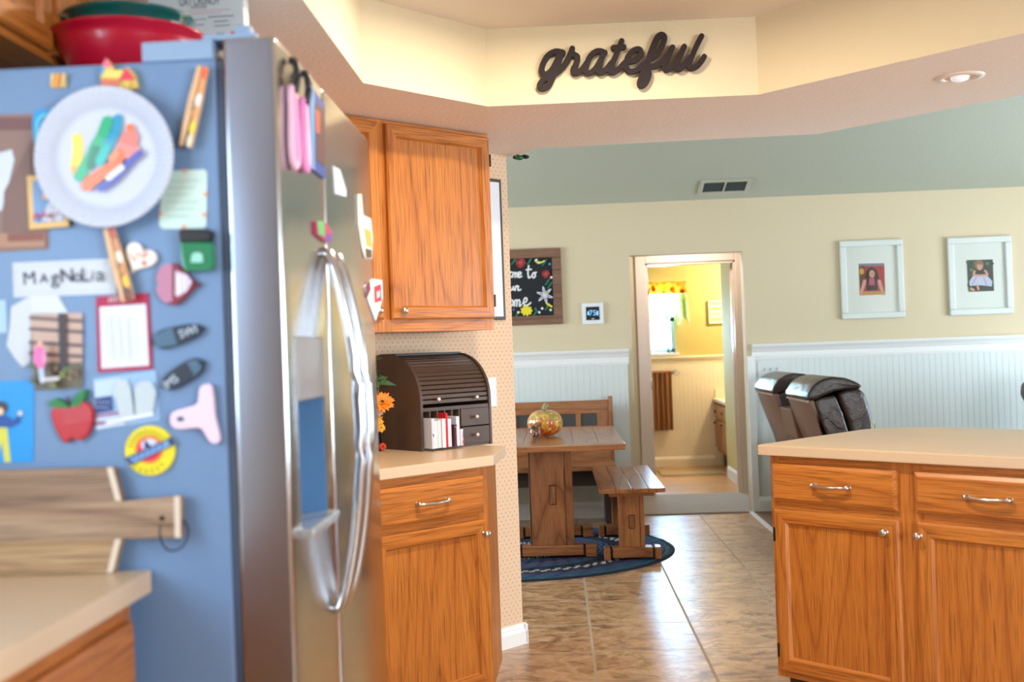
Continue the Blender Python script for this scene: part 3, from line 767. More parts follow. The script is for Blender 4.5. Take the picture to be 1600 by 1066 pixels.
s = Side('brown_photo_print', 'large brown photo print at the left edge of the fridge side', 'photo', [(-40, 180), (53, 178), (55, 262), (62, 310), (74, 330), (77, 384), (74, 390), (-40, 396)], .002, P((142, 112, 102), .5))
s.art(q4(-38, 184, 52, 204), P((116, 78, 78), .5)).art([(-38, 250), (20, 234), (24, 250), (12, 300), (4, 330), (-38, 330)], P((208, 218, 236), .5)).art([(8, 300), (50, 220), (52, 300), (60, 360), (5, 370)], P((124, 94, 84), .5))
s.art(q4(-38, 366, 72, 388, 2), P((172, 130, 104), .5)).art(q4(14, 366, 70, 378, 2), P((134, 76, 62), .5)).done()
# blue figure magnet behind the plate
s = Side('blue_curl_magnet', 'bright blue curled magnet half hidden behind the paper plate', 'magnet', catmull([(54, 190), (58, 176), (72, 172), (88, 176), (92, 190), (78, 196), (74, 210), (70, 224), (60, 230), (55, 212)], 4, True), .008, P((20, 150, 214), .35))
s.line(catmull([(62, 222), (62, 192), (74, 180)], 4), 5, P((90, 210, 236), .35)).line([(74, 200), (76, 188)], 7, BLACK).done()
# gold framed photo
s = Side('framed_photo_magnet', 'gold framed little photo of a child beside the paper plate', 'photo magnet', [(46, 276), (104, 274), (112, 355), (50, 360)], .006, P((222, 182, 110), .45), bev=.001, gap=.0045)
s.art([(55, 284), (98, 282), (105, 346), (58, 350)], P((110, 150, 196), .4)).art([(70, 346), (80, 318), (98, 310), (104, 346)], P((206, 206, 220), .4)).art(circ((82, 307), 9, 14), P((120, 78, 60), .4)).art(circ((77, 308), 6, 12), P((226, 170, 120), .4))
for i in range(14): s.art(circ((60+random.random()*42, 330+random.random()*16), 2.6, 8), P(random.choice(((190, 60, 100), (236, 220, 226), (150, 60, 110), (90, 130, 90))), .4))
s.done()
s = Side('note_card', 'pale mint note card with rounded corners right of the paper plate', 'note card', [(254, 284), (258, 268), (320, 265), (324, 270), (323, 352), (319, 357), (254, 358), (249, 352)], .002, P((206, 230, 222), .6))
for c in ((289, 267), (322, 304), (288, 355), (252, 334), (321, 336)): s.art(circ(c, 3.4, 10), P((232, 160, 130), .6))
for k in range(6): s.line([(262, 284+k*11), (312-(k % 3)*8, 283+k*11)], 1.6, P((168, 206, 190), .6))
s.done()
# green glass clip magnet
t = thing('jar_magnet', 'shiny green jar shaped magnet with a black lid under the mint card', 'magnet', (side(314, 395)[0], RY0, side(314, 395)[1]))
cpx = lambda p: (side(*p)[0]-side(314, 395)[0], side(*p)[1]-side(314, 395)[1])
MB().prism([cpx(p) for p in ((287, 380), (338, 380), (341, 415), (336, 424), (296, 426), (290, 416))], -.001, -.022, P((10, 128, 92), .12, 0, 'green_glass', coat=1), 'y', .004, 3).prism([cpx(p) for p in catmull([(305, 412), (308, 398), (322, 398), (324, 412)], 3)], -.022, -.024, P((150, 214, 200), .3), 'y').build('jar', t)  # pale front patch is a highlight painted onto the green glass
MB().prism([cpx(p) for p in ((285, 364), (290, 360), (332, 360), (336, 364), (335, 379), (288, 381))], -.001, -.024, BLACK, 'y', .003).build('lid', t)
# lettered strip
s = Side('name_strip', 'white paper strip lettered in mixed dark capitals across the fridge side', 'paper strip', [(20, 411), (180, 404), (182, 459), (22, 465)], .0015, PW)
s.line([(26, 417), (174, 410), (176, 453), (28, 459), (26, 417)], .8, P((190, 204, 222), .6))
for ch, x, y, h, r in (('M', 47, 436, 21, .04), ('A', 70, 436, 15, 0), ('g', 87, 434, 22, .05), ('N', 106, 432, 22, .02), ('o', 123, 432, 20, 0), ('L', 135, 431, 22, .02), ('i', 147, 431, 18, -.1), ('a', 159, 430, 23, .05)): s.text(ch, x, y, h, INK, r, 1.0)
s.done()
# white heart cookie
def heart(cx, cy, r, ang, n=28):
    out = []
    for k in range(n):
        t = 2*math.pi*k/n; x = 16*math.sin(t)**3/17*r; y = -(13*math.cos(t)-5*math.cos(2*t)-2*math.cos(3*t)-math.cos(4*t))/17*r
        out.append((cx+x*math.cos(ang)-y*math.sin(ang), cy+x*math.sin(ang)+y*math.cos(ang)))
    return out
s = Side('heart_magnet', 'cream heart magnet with red writing beside the lower clothespin', 'magnet', heart(221, 403, 27, math.radians(28)), .010, P((240, 232, 222), .5), group=None, bev=.002)
s.line(catmull([(208, 398), (214, 408), (220, 396), (228, 404), (234, 390)], 3), 2, P((206, 150, 130), .5)).art(circ((229, 412), 3.6, 10), P((214, 60, 70), .5)).art(circ((231, 399), 3, 10), P((226, 130, 130), .5)).done()
t = heart(281, 445, 35, math.radians(-90))
s = Side('heart_magnet', 'maroon and pink heart magnet lying on its side below the green jar', 'magnet', t, .012, P((130, 44, 62), .45), bev=.003)
s.art([p for p in [(254, 418), (268, 412), (273, 414), (273, 472), (262, 474), (252, 464), (247, 452), (252, 445), (247, 436)]], P((188, 128, 156), .5)).art([(278, 424), (296, 430), (304, 441), (296, 456), (282, 464), (278, 462)], P((214, 206, 228), .5)).line([(283, 432), (284, 458)], 3, P((250, 246, 255), .5)).line([(292, 434), (292, 454)], 3, P((240, 236, 250), .5)).done()
s = Side('torn_paper', 'crumpled white paper scrap behind the photo of the girl by the fence', 'paper', [(18, 480), (38, 468), (62, 458), (92, 462), (108, 490), (50, 490), (48, 566), (36, 574), (24, 560), (11, 540), (16, 512)], .002, PW)
s.art([(50, 464), (90, 464), (104, 488), (50, 488)], P((214, 222, 236), .6)).done()
# girl at a fence
s = Side('photo_print', 'photo of a child in a pink jacket beside a wooden fence', 'photo', [(49, 491), (130, 489), (130, 606), (56, 610)], .0015, P((196, 166, 150), .45), gap=.0025)
s.art([(56, 610), (130, 606), (130, 566), (54, 566)], P((104, 96, 78), .45))
for y in (497, 514, 535, 552): s.line([(50, y), (129, y+5)], 5, P((92, 72, 74), .45))
s.art([(94, 490), (107, 490), (108, 584), (97, 585)], P((56, 40, 44), .45))
for i in range(26): s.art(circ((53+random.random()*74, 570+random.random()*34), 3+random.random()*3, 8), P(random.choice(((110, 124, 70), (86, 100, 60), (134, 120, 92), (120, 100, 84))), .45))
s.line([(74, 573), (76, 594)], 9, P((176, 196, 224), .45)).line([(76, 593), (100, 591)], 6, P((204, 204, 210), .45)).line(catmull([(72, 546), (70, 560), (74, 568)], 3), 15, P((232, 110, 176), .45)).art(circ((73, 538), 5, 12), P((226, 164, 140), .45)).line([(80, 552), (79, 566)], 5, P((246, 150, 200), .45)).done()
# red framed sheet
MAR = P((170, 22, 70), .5)
s = Side('card_holder', 'maroon bordered card with a blank white window under the clothespin', 'card', [(151, 464), (233, 458), (239, 577), (154, 582)], .003, MAR)
s.art([(157, 480), (229, 475), (234, 571), (160, 576)], P((222, 230, 246), .5))
for k in range(8): s.line([(172+k*5, 472-k*.3), (173.5+k*5, 465-k*.3-(k % 3))], 2, P((236, 206, 216), .5))
for k in range(4): s.line([(168+k*14, 490+k*3), (176+k*12, 560)], 2, P((210, 218, 238), .5))
s.done()
s = Side('light_card', 'pale blue card cut by the left edge beside the lettered strip', 'card', [(-30, 470), (10, 469), (12, 520), (-30, 522)], .002, P((172, 206, 232), .6)).done()
s = Side('postcard', 'bright blue postcard with a figure in yellow trousers at the left edge', 'postcard', [(-46, 598), (50, 594), (54, 600), (53, 722), (-46, 724)], .002, P((26, 150, 226), .45))
s.art([(-30, 720), (-30, 668), (12, 668), (18, 722), (8, 722), (4, 690), (-4, 720)], P((214, 214, 80), .45)).art([(-30, 640), (2, 644), (22, 656), (32, 648), (34, 660), (20, 668), (-30, 668)], P((26, 78, 160), .45)).line([(2, 648), (24, 662), (33, 650)], 6, P((26, 78, 160), .45)).art(circ((4, 637), 10, 14), P((64, 48, 56), .45)).art(circ((2, 643), 6, 12), P((236, 206, 170), .45)).art(circ((34, 646), 4, 8), P((222, 214, 210), .45)).done()
# apple
t = thing('apple_magnet', 'red wooden apple magnet with green leaves on the fridge side', 'magnet', (side(116, 652)[0], RY0, side(116, 652)[1]))
cpx = lambda p: (side(*p)[0]-side(116, 652)[0], side(*p)[1]-side(116, 652)[1])
MB().prism([cpx(p) for p in catmull([(85, 640), (100, 632), (116, 636), (132, 627), (146, 634), (150, 652), (142, 678), (128, 688), (116, 684), (106, 692), (94, 676), (86, 656)], 4, True)], -.0005, -.012, P((182, 26, 40), .35, coat=.3), 'y', .003).build('fruit', t)
MB().prism([cpx(p) for p in catmull([(82, 632), (92, 622), (104, 628), (114, 636), (98, 637)], 3, True)], -.002, -.014, P((24, 120, 48), .4), 'y').prism([cpx(p) for p in catmull([(116, 634), (124, 618), (138, 608), (136, 624), (126, 634)], 3, True)], -.002, -.014, P((24, 120, 48), .4), 'y').build('leaf', t)
MB().tube([(cpx((112, 638))[0], -.008, cpx((112, 638))[1]), (cpx((109, 620))[0], -.008, cpx((109, 620))[1])], .002, P((90, 40, 40), .6)).build('stem', t)
# flag picture
s = Side('flag_picture', 'photo card with a stars and stripes flag and two pale plaques', 'photo card', [(146, 592), (244, 578), (250, 656), (152, 673)], .002, P((150, 186, 226), .45))
s.art([(148, 596), (190, 590), (188, 620), (150, 625)], P((190, 212, 238), .45)).art([(149, 622), (176, 618), (178, 642), (152, 646)], P((40, 66, 130), .45))
for k in range(4): s.line([(153, 650+k*6), (196, 644+k*6)], 3, P(((176, 70, 90), (232, 236, 244))[k % 2], .45))
s.art([(178, 604), (186, 594), (200, 592), (206, 606), (212, 650), (190, 656)], P((192, 206, 214), .5)).art([(212, 604), (222, 596), (238, 596), (246, 612), (240, 650), (214, 650)], P((192, 206, 214), .5))
s.line([(170, 660), (240, 647)], 5, P((236, 242, 250), .45))
for i in range(10): s.art(circ((151+i % 5*5.5, 628+i//5*8), 1.1, 5), P((226, 230, 240), .45))
s.done()
# two shoe-sole shaped magnets
def shoe(label, a, b, w0, w1, txt, tp, trot, swap):
    A, B = Vector(a), Vector(b); d = (B-A).normalized(); nn = Vector((-d.y, d.x)); L = (B-A).length
    pts = [A+d*(L*t)+nn*wd*sg for sg, rng in ((1, range(0, 9)), (-1, range(8, -1, -1))) for k in rng for t, wd in [(k/8, (w0+(w1-w0)*k/8)*math.sqrt(max(0, 1-(abs(k/8-.5)*2)**3)))]]
    pts = [p for i, p in enumerate(pts) if i not in (9, 17)]
    s = Side('shoe_magnet', label, 'magnet', [tuple(p) for p in pts], .012, P((34, 46, 62), .4), group='dark shoe magnets on the fridge side', bev=.002)
    q = [A+d*(L*t)+nn*wd for t, wd in (((.06, -w0*.55), (.45, -w0*.8), (.45, w0*.8), (.06, w0*.55)) if not swap else ((.7, -w1*.8), (.9, -w1*.5), (.9, w1*.5), (.7, w1*.8)))]
    s.art([tuple(p) for p in q], P((70, 104, 132), .4)); s.text(txt, *tp, 13, P((206, 224, 244), .5), trot, .95); s.done()
shoe('dark shoe magnet with a grey toe, upper of the slanted pair', (240, 536), (322, 512), 18, 11, 'SWI', (298, 519), math.radians(17), False)
shoe('dark shoe magnet with a black middle, lower of the slanted pair', (254, 606), (322, 564), 14, 16, 'IMS', (271, 597), math.radians(35), True)
# chip clip
t = thing('bag_clip', 'pale pink plastic bag clip hanging on the fridge side', 'clip', (side(312, 646)[0], RY0, side(312, 646)[1]))
cpx = lambda p: (side(*p)[0]-side(312, 646)[0], side(*p)[1]-side(312, 646)[1])
clip = MB().prism([cpx(p) for p in catmull([(316, 606), (326, 600), (334, 602), (338, 624), (340, 650), (348, 684), (342, 692), (332, 690), (322, 674), (314, 668), (290, 670), (276, 668), (270, 658), (272, 646), (282, 640), (304, 634), (313, 628)], 3, True)], -.004, -.016, P((236, 212, 230), .4, 0, 'pink_plastic'), 'y', .003)
clip.prism([cpx(p) for p in circ((287, 654), 6, 14, 4)], -.0162, -.0166, P((70, 90, 120), .5), 'y').build('clip_jaw', t)
MB().box((-.012, -.0039, -.012), (.012, 0, .012), BLACK).build('magnet', t)
# round yellow magnet
s = Side('round_magnet', 'round yellow magnet with a red centre and a blue banner', 'magnet', circ((236, 704), 39, 40), .006, P((238, 224, 40), .4), bev=.001)
s.art(circ((235, 702), 22, 28), P((240, 130, 40), .4)).art(circ((235, 702), 18, 28), P((226, 50, 80), .4)).art(circ((236, 695), 13, 20, 10), P((214, 220, 240), .4)).art([(228, 700), (229, 686), (240, 698)], P((36, 56, 110), .4))
s.art([(199, 715), (271, 682), (276, 694), (207, 727)], P((38, 62, 120), .4)).art([(205, 715), (266, 687), (269, 696), (211, 723)], P((126, 172, 222), .4))
yt = P((150, 140, 30), .5)
for a0_, a1_, n_, rr in ((196, 330, 11, 30), (128, 40, 6, 31)):      # rows of small illegible marks, as in the photograph
    for i in range(n_):
        a_ = math.radians(a0_+(a1_-a0_)*i/(n_-1)); c_, d_ = math.cos(a_), math.sin(a_)
        s.line([(236+(rr-3)*c_, 704+(rr-3)*d_), (236+(rr+3)*c_, 704+(rr+3)*d_)], 2.2, yt)
for k in range(6): s.line([(214+k*9, 719-k*4.2), (217+k*9, 711-k*4.2)], 2.4, P((60, 90, 160), .5))
s.done()

# cutting board leaning on the fridge side
zc = .926
bt = thing('cutting_board', 'weathered plank cutting board with a handle leaning on the fridge side', 'cutting board', (-.75, RY0-.004, zc), rot=(0, 0, 0))
sh = math.radians(-4)
b0 = lambda p: ((lambda q: (q[0]+.75, q[1]-zc))(side(*p)))
outl = [(-170, 738), (186, 728), (200, 779), (290, 772), (292, 836), (200, 838), (188, 889), (-170, 897)]
pp = [b0(p) for p in outl]; zmin = min(p[1] for p in pp)
pp = [(p[0], p[1]-zmin) for p in pp]
STR = [BOARD, wood('board_strip_dark', 0, (160, 134, 112), (134, 108, 88), (92, 72, 60), rings=3, across=9, along=1.2, rough=.7, coat=0), wood('board_strip_tan', 0, (196, 166, 128), (176, 144, 106), (126, 98, 70), rings=3, across=9, along=1.2, rough=.7, coat=0)]
EDGE = P((222, 208, 190), .6, 0, 'cut_board_edge')
zt1, zt2 = pp[2][1]-.002, pp[5][1]+.001
bm_ = MB()
xl = pp[0][0]
bm_.prism([(xl, zt1), (pp[2][0], zt1), pp[1], pp[0]], -.022, -.002, STR[1], 'y')
bm_.prism([(xl, zt2), pp[5], pp[4], pp[3], (pp[2][0], zt1), (xl, zt1)], -.022, -.002, STR[0], 'y')
bm_.prism([(xl, 0), pp[6], (pp[5][0], zt2), (xl, zt2)], -.022, -.002, STR[2], 'y')
def strip(a, b, wd): return [a, b, (b[0]-wd, b[1]), (a[0]-wd, a[1])]
bm_.prism(strip(pp[2], pp[1], .010), -.0225, -.0222, EDGE, 'y').prism(strip(pp[4], pp[3], .010), -.0225, -.0222, EDGE, 'y').prism(strip(pp[6], pp[5], .010), -.0225, -.0222, EDGE, 'y')
hx_ = b0((263, 806)); hx_ = (hx_[0], hx_[1]-zmin)
bm_.prism(circ(hx_, .005, 12), -.0226, -.0223, BLACK, 'y')
bo = bm_.build('board', bt); bo.rotation_euler = (math.radians(-1.5), 0, 0); bo.location = (0, -.006, .001)
MB().tube(catmull([(hx_[0], -.0235, hx_[1]), (hx_[0]-.004, -.027, hx_[1]-.03), (hx_[0]+.008, -.027, hx_[1]-.052), (hx_[0]+.03, -.026, hx_[1]-.050), (hx_[0]+.042, -.02, hx_[1]-.028), (hx_[0]+.034, -.012, hx_[1]-.008), (hx_[0]+.018, -.0235, hx_[1]+.004)], 5, True), .0016, P((40, 36, 44), .7, 0, 'dark_cord'), 6, close=True).build('hanging_cord', bt, label='dark cord loop through the handle')

# ---- on top of the refrigerator
def bowl(label, c, rtop, rbase, h, m, lip=.008):
    prof = [(0, 0), (rbase, 0), (rbase*1.02, .004), (rbase+(rtop-rbase)*.55, h*.40), (rtop*.925, h*.83), (rtop, h-.004), (rtop+lip, h), (rtop+lip, h+.003), (rtop-.002, h+.002), (rtop*.955, h*.85), (rbase+(rtop-rbase)*.5, h*.42), (rbase*.9, .006), (0, .006)]
    return tag(MB().lathe(prof, m, (0, 0, 0), 56).build('mixing_bowl', loc=c), label, 'bowl')
bowl('red mixing bowl holding the green bowl on top of the fridge', (-.865, 2.25, 1.801), .152, .066, .155, P((196, 8, 48), .3, 0, 'red_plastic', coat=.4))
bowl('teal green bowl nested inside the red bowl on the fridge', (-.865, 2.25, 1.823), .126, .050, .171, P((8, 92, 88), .15, 0, 'teal_glaze', coat=1))
s_ = thing('cereal_box', 'white cereal box standing behind the bowls on the fridge', 'cereal box', (onY(381, 40, 2.47).x, 2.47, 1.801), math.radians(5))
bx = MB().box((-.215, 0, 0), (0, .065, .325), P((206, 220, 226), .5, 0, 'carton_front'), .002)
bx.add([(.0006, .003, .003), (.0006, .062, .003), (.0006, .062, .307), (.0006, .003, .307)], [(0, 1, 2, 3)], P((246, 236, 228), .5))
put_text(bx, 'OAT CRUNCH', -.099, .299, .019, -.0008, INK, .03, .5)
for k in range(6): bx.ribbon([(-.116+k*.006, .284), (-.114+k*.006, .289)], .002, -.0008, INK)
for k, (a, b, z, c) in enumerate(((-.124, -.03, .278, (206, 186, 196)), (-.126, -.05, .271, (206, 186, 196)), (-.079, -.023, .263, (120, 132, 150)), (-.12, -.085, .257, (150, 160, 172)), (-.066, -.036, .252, (120, 132, 150)), (-.12, -.09, .244, (150, 160, 172)), (-.066, -.032, .242, (140, 150, 166)))): bx.ribbon([(a, z), (b, z+.002)], .0028, -.0008, P(c, .6))
bx.poly(circ((-.023, .222), .008, 18), -.0009, P((216, 70, 50), .5))
for k in range(3): bx.ribbon([(-.061+k*.006, .219), (-.059+k*.006, .226)], .0024, -.0009, P((110, 50, 70), .5))
bx.build('carton', s_)

# ---- things on the fridge front (local x = +Y, -y = outwards)
def fx(x, y): p = onX(x, y, RX); return (p.y, p.z)
PINK = P((244, 150, 212), .8, 0, 'pink_fabric'); PINK2 = P((250, 206, 232), .8, 0, 'pale_pink_fabric')
def hook(mb, x, z): mb.tube(catmull([(x, -.004, z+.05), (x, -.014, z+.045), (x, -.018, z+.02), (x, -.012, z-.008)], 4), .007, BLACK, 8)
def hanging(label, px, m1, m2, dz=0):
    (a, z1), (b, z0) = fx(*px[0]), fx(*px[1])
    t = thing('oven_mitt', label, 'oven mitt', (RX+.0, (a+b)/2, (z0+z1)/2), math.pi/2, 'pink mitts hooked on the freezer door')
    w_, h_ = abs(b-a)*.42, (z1-z0)/2
    mb = MB()
    pr = catmull([(-w_*.6, h_), (w_*.6, h_*.95), (w_*.85, h_*.2), (w_, -h_*.6), (w_*.5, -h_), (-w_*.6, -h_), (-w_, -h_*.5), (-w_*.8, h_*.3)], 4, True)
    mb.prism(pr, -.002, -.013, m1, 'y', .005, 3, True); mb.build('fabric', t)
    MB().prism([(p[0]*.5, p[1]*.8) for p in pr], -.0132, -.0145, m2, 'y', .001).build('lining', t)
    hk_ = MB(); hook(hk_, 0, h_); hk_.build('hook', t, label='black hook'); return t
hanging('pale pink mitt hanging from a black hook, nearest the freezer door edge', ((442, 130), (462, 268)), PINK2, PINK)
hanging('bright pink mitt hanging from a black hook, second from the freezer door edge', ((462, 150), (478, 272)), PINK, PINK2)
def front_item(name, label, cat, px, thk, m, art=()):
    pts = [fx(*p) for p in px]; cx = (min(p[0] for p in pts)+max(p[0] for p in pts))/2; cz = (min(p[1] for p in pts)+max(p[1] for p in pts))/2
    mb = MB().prism([(p[0]-cx, p[1]-cz) for p in pts], -.0005, -thk, m, 'y')
    for k, (ap, am) in enumerate(art): mb.poly([(fx(*p)[0]-cx, fx(*p)[1]-cz) for p in ap], -thk-.0003*(k+1), am)
    return tag(mb.build(name, loc=(RX, cx, cz), rotz=math.pi/2), label, cat)
front_item('photo_strip', 'blue and brown photo strip beside the door gap on the freezer door', 'photo strip', [(480, 128), (505, 165), (506, 280), (482, 262)], .004, P((70, 90, 170), .4),
           [([(480, 130), (488, 141), (489, 266), (482, 262)], P((120, 170, 220), .4)), ([(490, 160), (504, 172), (505, 262), (491, 250)], P((110, 76, 70), .4)), ([(489, 170), (496, 176), (496, 210), (490, 206)], P((220, 110, 80), .4))])
front_item('paper_note', 'small white note on the right fridge door', 'note', [(519, 259), (530, 265), (540, 297), (540, 308), (522, 303)], .002, PW)
front_item('figure_magnet', 'white and gold figure magnet on the right fridge door', 'magnet', [(557, 304), (563, 303), (566, 336), (578, 342), (581, 372), (580, 404), (569, 404), (564, 388), (558, 350)], .003, P((226, 218, 206), .5),
           [([(567, 356), (578, 362), (580, 388), (571, 384)], P((216, 170, 90), .4)), ([(569, 388), (579, 391), (579, 403), (570, 403)], P((80, 70, 60), .5))])
front_item('block_magnet', 'green red and purple block magnet above the fridge handles', 'magnet', [(490, 346), (502, 346), (514, 362), (512, 380), (503, 376), (491, 366)], .007, P((196, 70, 110), .4),
           [([(490, 346), (501, 346), (502, 370), (492, 366)], P((110, 200, 120), .4)), ([(504, 366), (513, 366), (511, 380), (504, 376)], P((120, 80, 180), .4))])
t = front_item('heart_card', 'red and white card magnet at the far edge of the fridge door', 'magnet', [(568, 448), (582, 436), (596, 438), (597, 466), (586, 502), (574, 470)], .002, P((230, 232, 238), .5),
           [([(583, 448), (594, 444), (595, 470), (584, 474)], P((200, 30, 60), .5)), ([(569, 448), (576, 438), (578, 452), (572, 466)], P((120, 30, 60), .5)), ([(587, 456), (592, 454), (592, 464), (587, 467)], P((236, 200, 206), .5))])

# ================================================================== ON THE ANGLED COUNTER
def w45(s, d, z): return E45+T45*s+N45*d+Vector((0, 0, z))
og = thing('desk_organizer', 'dark brown roll top desk organizer on the angled counter', 'organizer', w45(.743, .285, .914), A45)
OW, OD, OH = .352, .262, .367
def arc(y0, z0, y1, z1, n=14): return [(y0+(y1-y0)*(1-math.cos(math.pi/2*k/n)), z0+(z1-z0)*math.sin(math.pi/2*k/n)) for k in range(n+1)]
curve = arc(0, .185, .185, OH-.004)
prof = [(0, 0)]+curve+[(OD, OH-.004), (OD, 0)]
for x0 in (0, OW-.012): MB().prism(prof, x0, x0+.012, ESP, 'x', .001).build('side_panel', og)
MB().box((.012, .16, OH-.010), (OW-.012, OD, OH), P((40, 36, 36), .4, 0, 'organizer_top'), .002).build('top', og)
MB().box((.012, OD-.008, .0), (OW-.012, OD, OH-.01), ESPD).box((.012, .004, .0), (OW-.012, OD-.008, .010), ESP).box((.012, .003, .147), (OW-.012, OD-.008, .160), ESP).build('carcass', og)
tam = MB(); cv = arc(.008, .172, .175, OH-.014, 60)
L = [0]
for a, b in zip(cv, cv[1:]): L.append(L[-1]+math.hypot(b[0]-a[0], b[1]-a[1]))
ns = 15
def at(s_):
    for i in range(len(L)-1):
        if L[i+1] >= s_: f_ = (s_-L[i])/(L[i+1]-L[i]+1e-9); return (cv[i][0]+(cv[i+1][0]-cv[i][0])*f_, cv[i][1]+(cv[i+1][1]-cv[i][1])*f_)
    return cv[-1]
for k in range(ns):
    a, b = at(L[-1]*(k+.04)/ns), at(L[-1]*(k+.93)/ns); d_ = Vector((b[0]-a[0], b[1]-a[1])).normalized(); nn = Vector((-d_.y, d_.x))
    e0, e1 = Vector(a), Vector(b)
    q = [e0, e0+nn*.0035+d_*.002, e1+nn*.0035-d_*.002, e1, e1-nn*.003, e0-nn*.003]
    tam.prism([tuple(p) for p in q], .013, OW-.013, ESP, 'x')
tm = tam.build('tambour_lid', og)
KN = P((236, 214, 204), .3, .4, 'pearl_knob')
def smallknob(p, x, y, z): return MB().lathe([(0, .017), (.006, .016), (.0078, .012), (.006, .008), (.003, .006), (.0028, 0)], KN, (x, y, z), 14, axis='y').build('knob', p)
smallknob(tm, .085, .006, .190); smallknob(tm, .275, .006, .188)
SLX = .19
for z0, z1 in ((.010, .075), (.079, .146)):
    dd = MB().box((SLX+.006, .001, z0), (OW-.014, .18, z1), ESP, .0015).build('drawer', og); smallknob(dd, (SLX+OW-.008)/2, .001, (z0+z1)/2)
for k in range(1, 6):
    x = .012+(SLX-.012)*k/5; MB().box((x-.0025, .004, .010), (x+.0025, OD-.01, .147), P((92, 74, 62), .5)).build('divider', og)
# mail standing in the slots
mail = [(.0150, .112, 0, (206, 212, 226), 'pale blue grey envelope at the left of the organizer slots', .013), (.0300, .102, 0, (232, 228, 226), 'cream envelope bulging from the first organizer slot', .014),
        (.0510, .104, 0, (222, 224, 232), 'white envelope in the second organizer slot from the left', .013), (.0660, .108, 0, (238, 236, 238), 'wide white envelope in front of the red card', .014),
        (.0865, .128, 0, (206, 26, 40), 'red card poking up among the envelopes', .008), (.0970, .105, 0, (218, 222, 236), 'white envelope right of the red card', .017),
        (.1225, .082, 0, (92, 44, 60), 'maroon booklet in the organizer slot', .012), (.1365, .112, 0, (214, 218, 232), 'tall white envelope right of the maroon booklet', .014), (.1595, .062, 0, (232, 226, 232), 'short white leaflet with red and blue print in the last slot', .012)]
for i, (x, h, tilt, c, lab, wdt) in enumerate(mail):
    mb = MB()
    m = P(c, .55)
    wv = [(0, -.044+.004*(i % 3)), (wdt, -.046+.004*(i % 3)), (wdt*1.0, .12), (0, .12)]
    mb.prism(wv, .0, h, m, 'z', .001)
    if i == 6: mb.poly([(wdt*.2, .006), (wdt*.9, .006), (wdt*.9, h-.006), (wdt*.2, h-.006)], -.0465, P((70, 30, 46), .5)); mb.ribbon([(wdt*.8, .008), (wdt*.8, h-.01), (wdt*.2, h-.008)], .0016, -.047, P((230, 220, 230), .5))
    if i == 8: mb.poly(rect(.002, .006, .008, .022), -.0465, P((170, 30, 60), .5)); mb.poly(rect(.003, .03, .006, .055), -.0465, P((40, 60, 130), .5))
    if i == 0: mb.poly(rect(.003, .045, .008, .055), -.0465, P((70, 76, 120), .5))
    o = mb.build('envelope' if i not in (4, 6, 8) else ('greeting_card', 'booklet', 'leaflet')[(4, 6, 8).index(i)], loc=w45(.743, .285, .914)+Vector((x*.70711, x*.70711, .0105)), rotz=A45+math.radians(tilt))
    tag(o, lab, ('envelope' if i not in (4, 6, 8) else ('card', 'booklet', 'leaflet')[(4, 6, 8).index(i)]), 'mail in the organizer slots')

# vase with autumn flowers, half hidden by the fridge
vp_ = onZ(588, 705, .914)
va = thing('flower_vase', 'slim black vase of orange autumn flowers beside the organizer', 'vase', (vp_.x, vp_.y, .914))
MB().lathe([(0, 0), (.020, 0), (.024, .01), (.020, .05), (.016, .09), (.020, .12), (.024, .14), (.020, .142), (.012, .10), (0, .02)], P((18, 16, 18), .25, 0, 'black_glaze', coat=.6)).build('vase_body', va)
GRN = P((74, 112, 70), .5, 0, 'leaf_green'); ORG = P((250, 142, 18), .5, 0, 'orange_petal'); YEL = P((250, 186, 60), .5, 0, 'yellow_petal')
def flower(c, r, m, tilt, name='flower', layers=((22, 1.0), (18, .72), (12, .45))):
    mb = MB()
    for li, (n_, f_) in enumerate(layers):
        for k in range(n_):
            a = 2*math.pi*(k+.5*li)/n_+random.uniform(-.1, .1); rr = r*f_*random.uniform(.85, 1.1); lift = .25+.3*li+random.uniform(-.12, .12)
            d_ = Vector((math.cos(a)*math.cos(lift), math.sin(a)*math.cos(lift), math.sin(lift))); sd = Vector((-math.sin(a), math.cos(a), 0))*r*.17; up_ = d_.cross(sd).normalized()*.002
            p0, p1, p2 = d_*r*.12, d_*rr*.6, d_*rr+Vector((0, 0, -.004))
            mb.add([p0-sd*.4, p0+sd*.4, p1+sd+up_, p1-sd+up_, p2, p0-sd*.4-up_, p0+sd*.4-up_, p1+sd-up_, p1-sd-up_], [(0, 1, 2, 3), (3, 2, 4), (6, 5, 8, 7), (7, 8, 4), (0, 3, 8, 5), (1, 6, 7, 2)], m)
    mb.ball((0, 0, .006), r*.24, P((92, 56, 26), .8), 10, (1, 1, .5))
    o = mb.build(name, va, loc=c); o.rotation_euler = tilt; return o
def leaf(mb, a, b, wd):
    a, b = Vector(a), Vector(b); d_ = b-a; sd = d_.cross(Vector((.3, -.6, .7))).normalized()*wd; m_ = (a+b)/2+Vector((0, 0, .008)); n_ = sd.cross(d_).normalized()*.0012
    mb.add([a, m_+sd, b, m_-sd, a+n_, m_+sd+n_, b+n_, m_-sd+n_], [(0, 1, 2, 3), (7, 6, 5, 4), (0, 4, 5, 1), (1, 5, 6, 2), (2, 6, 7, 3), (3, 7, 4, 0)], GRN)
FL = lambda x, y: tuple(onY(x, y, vp_.y-.02)-Vector((vp_.x, vp_.y, .914)))
f1 = flower(FL(597, 630), .052, ORG, (math.radians(58), 0, math.radians(20)))
flower(FL(588, 660), .035, YEL, (math.radians(75), 0, math.radians(-10))); flower(FL(592, 640), .03, P((236, 190, 150), .6), (math.radians(80), .3, 0))
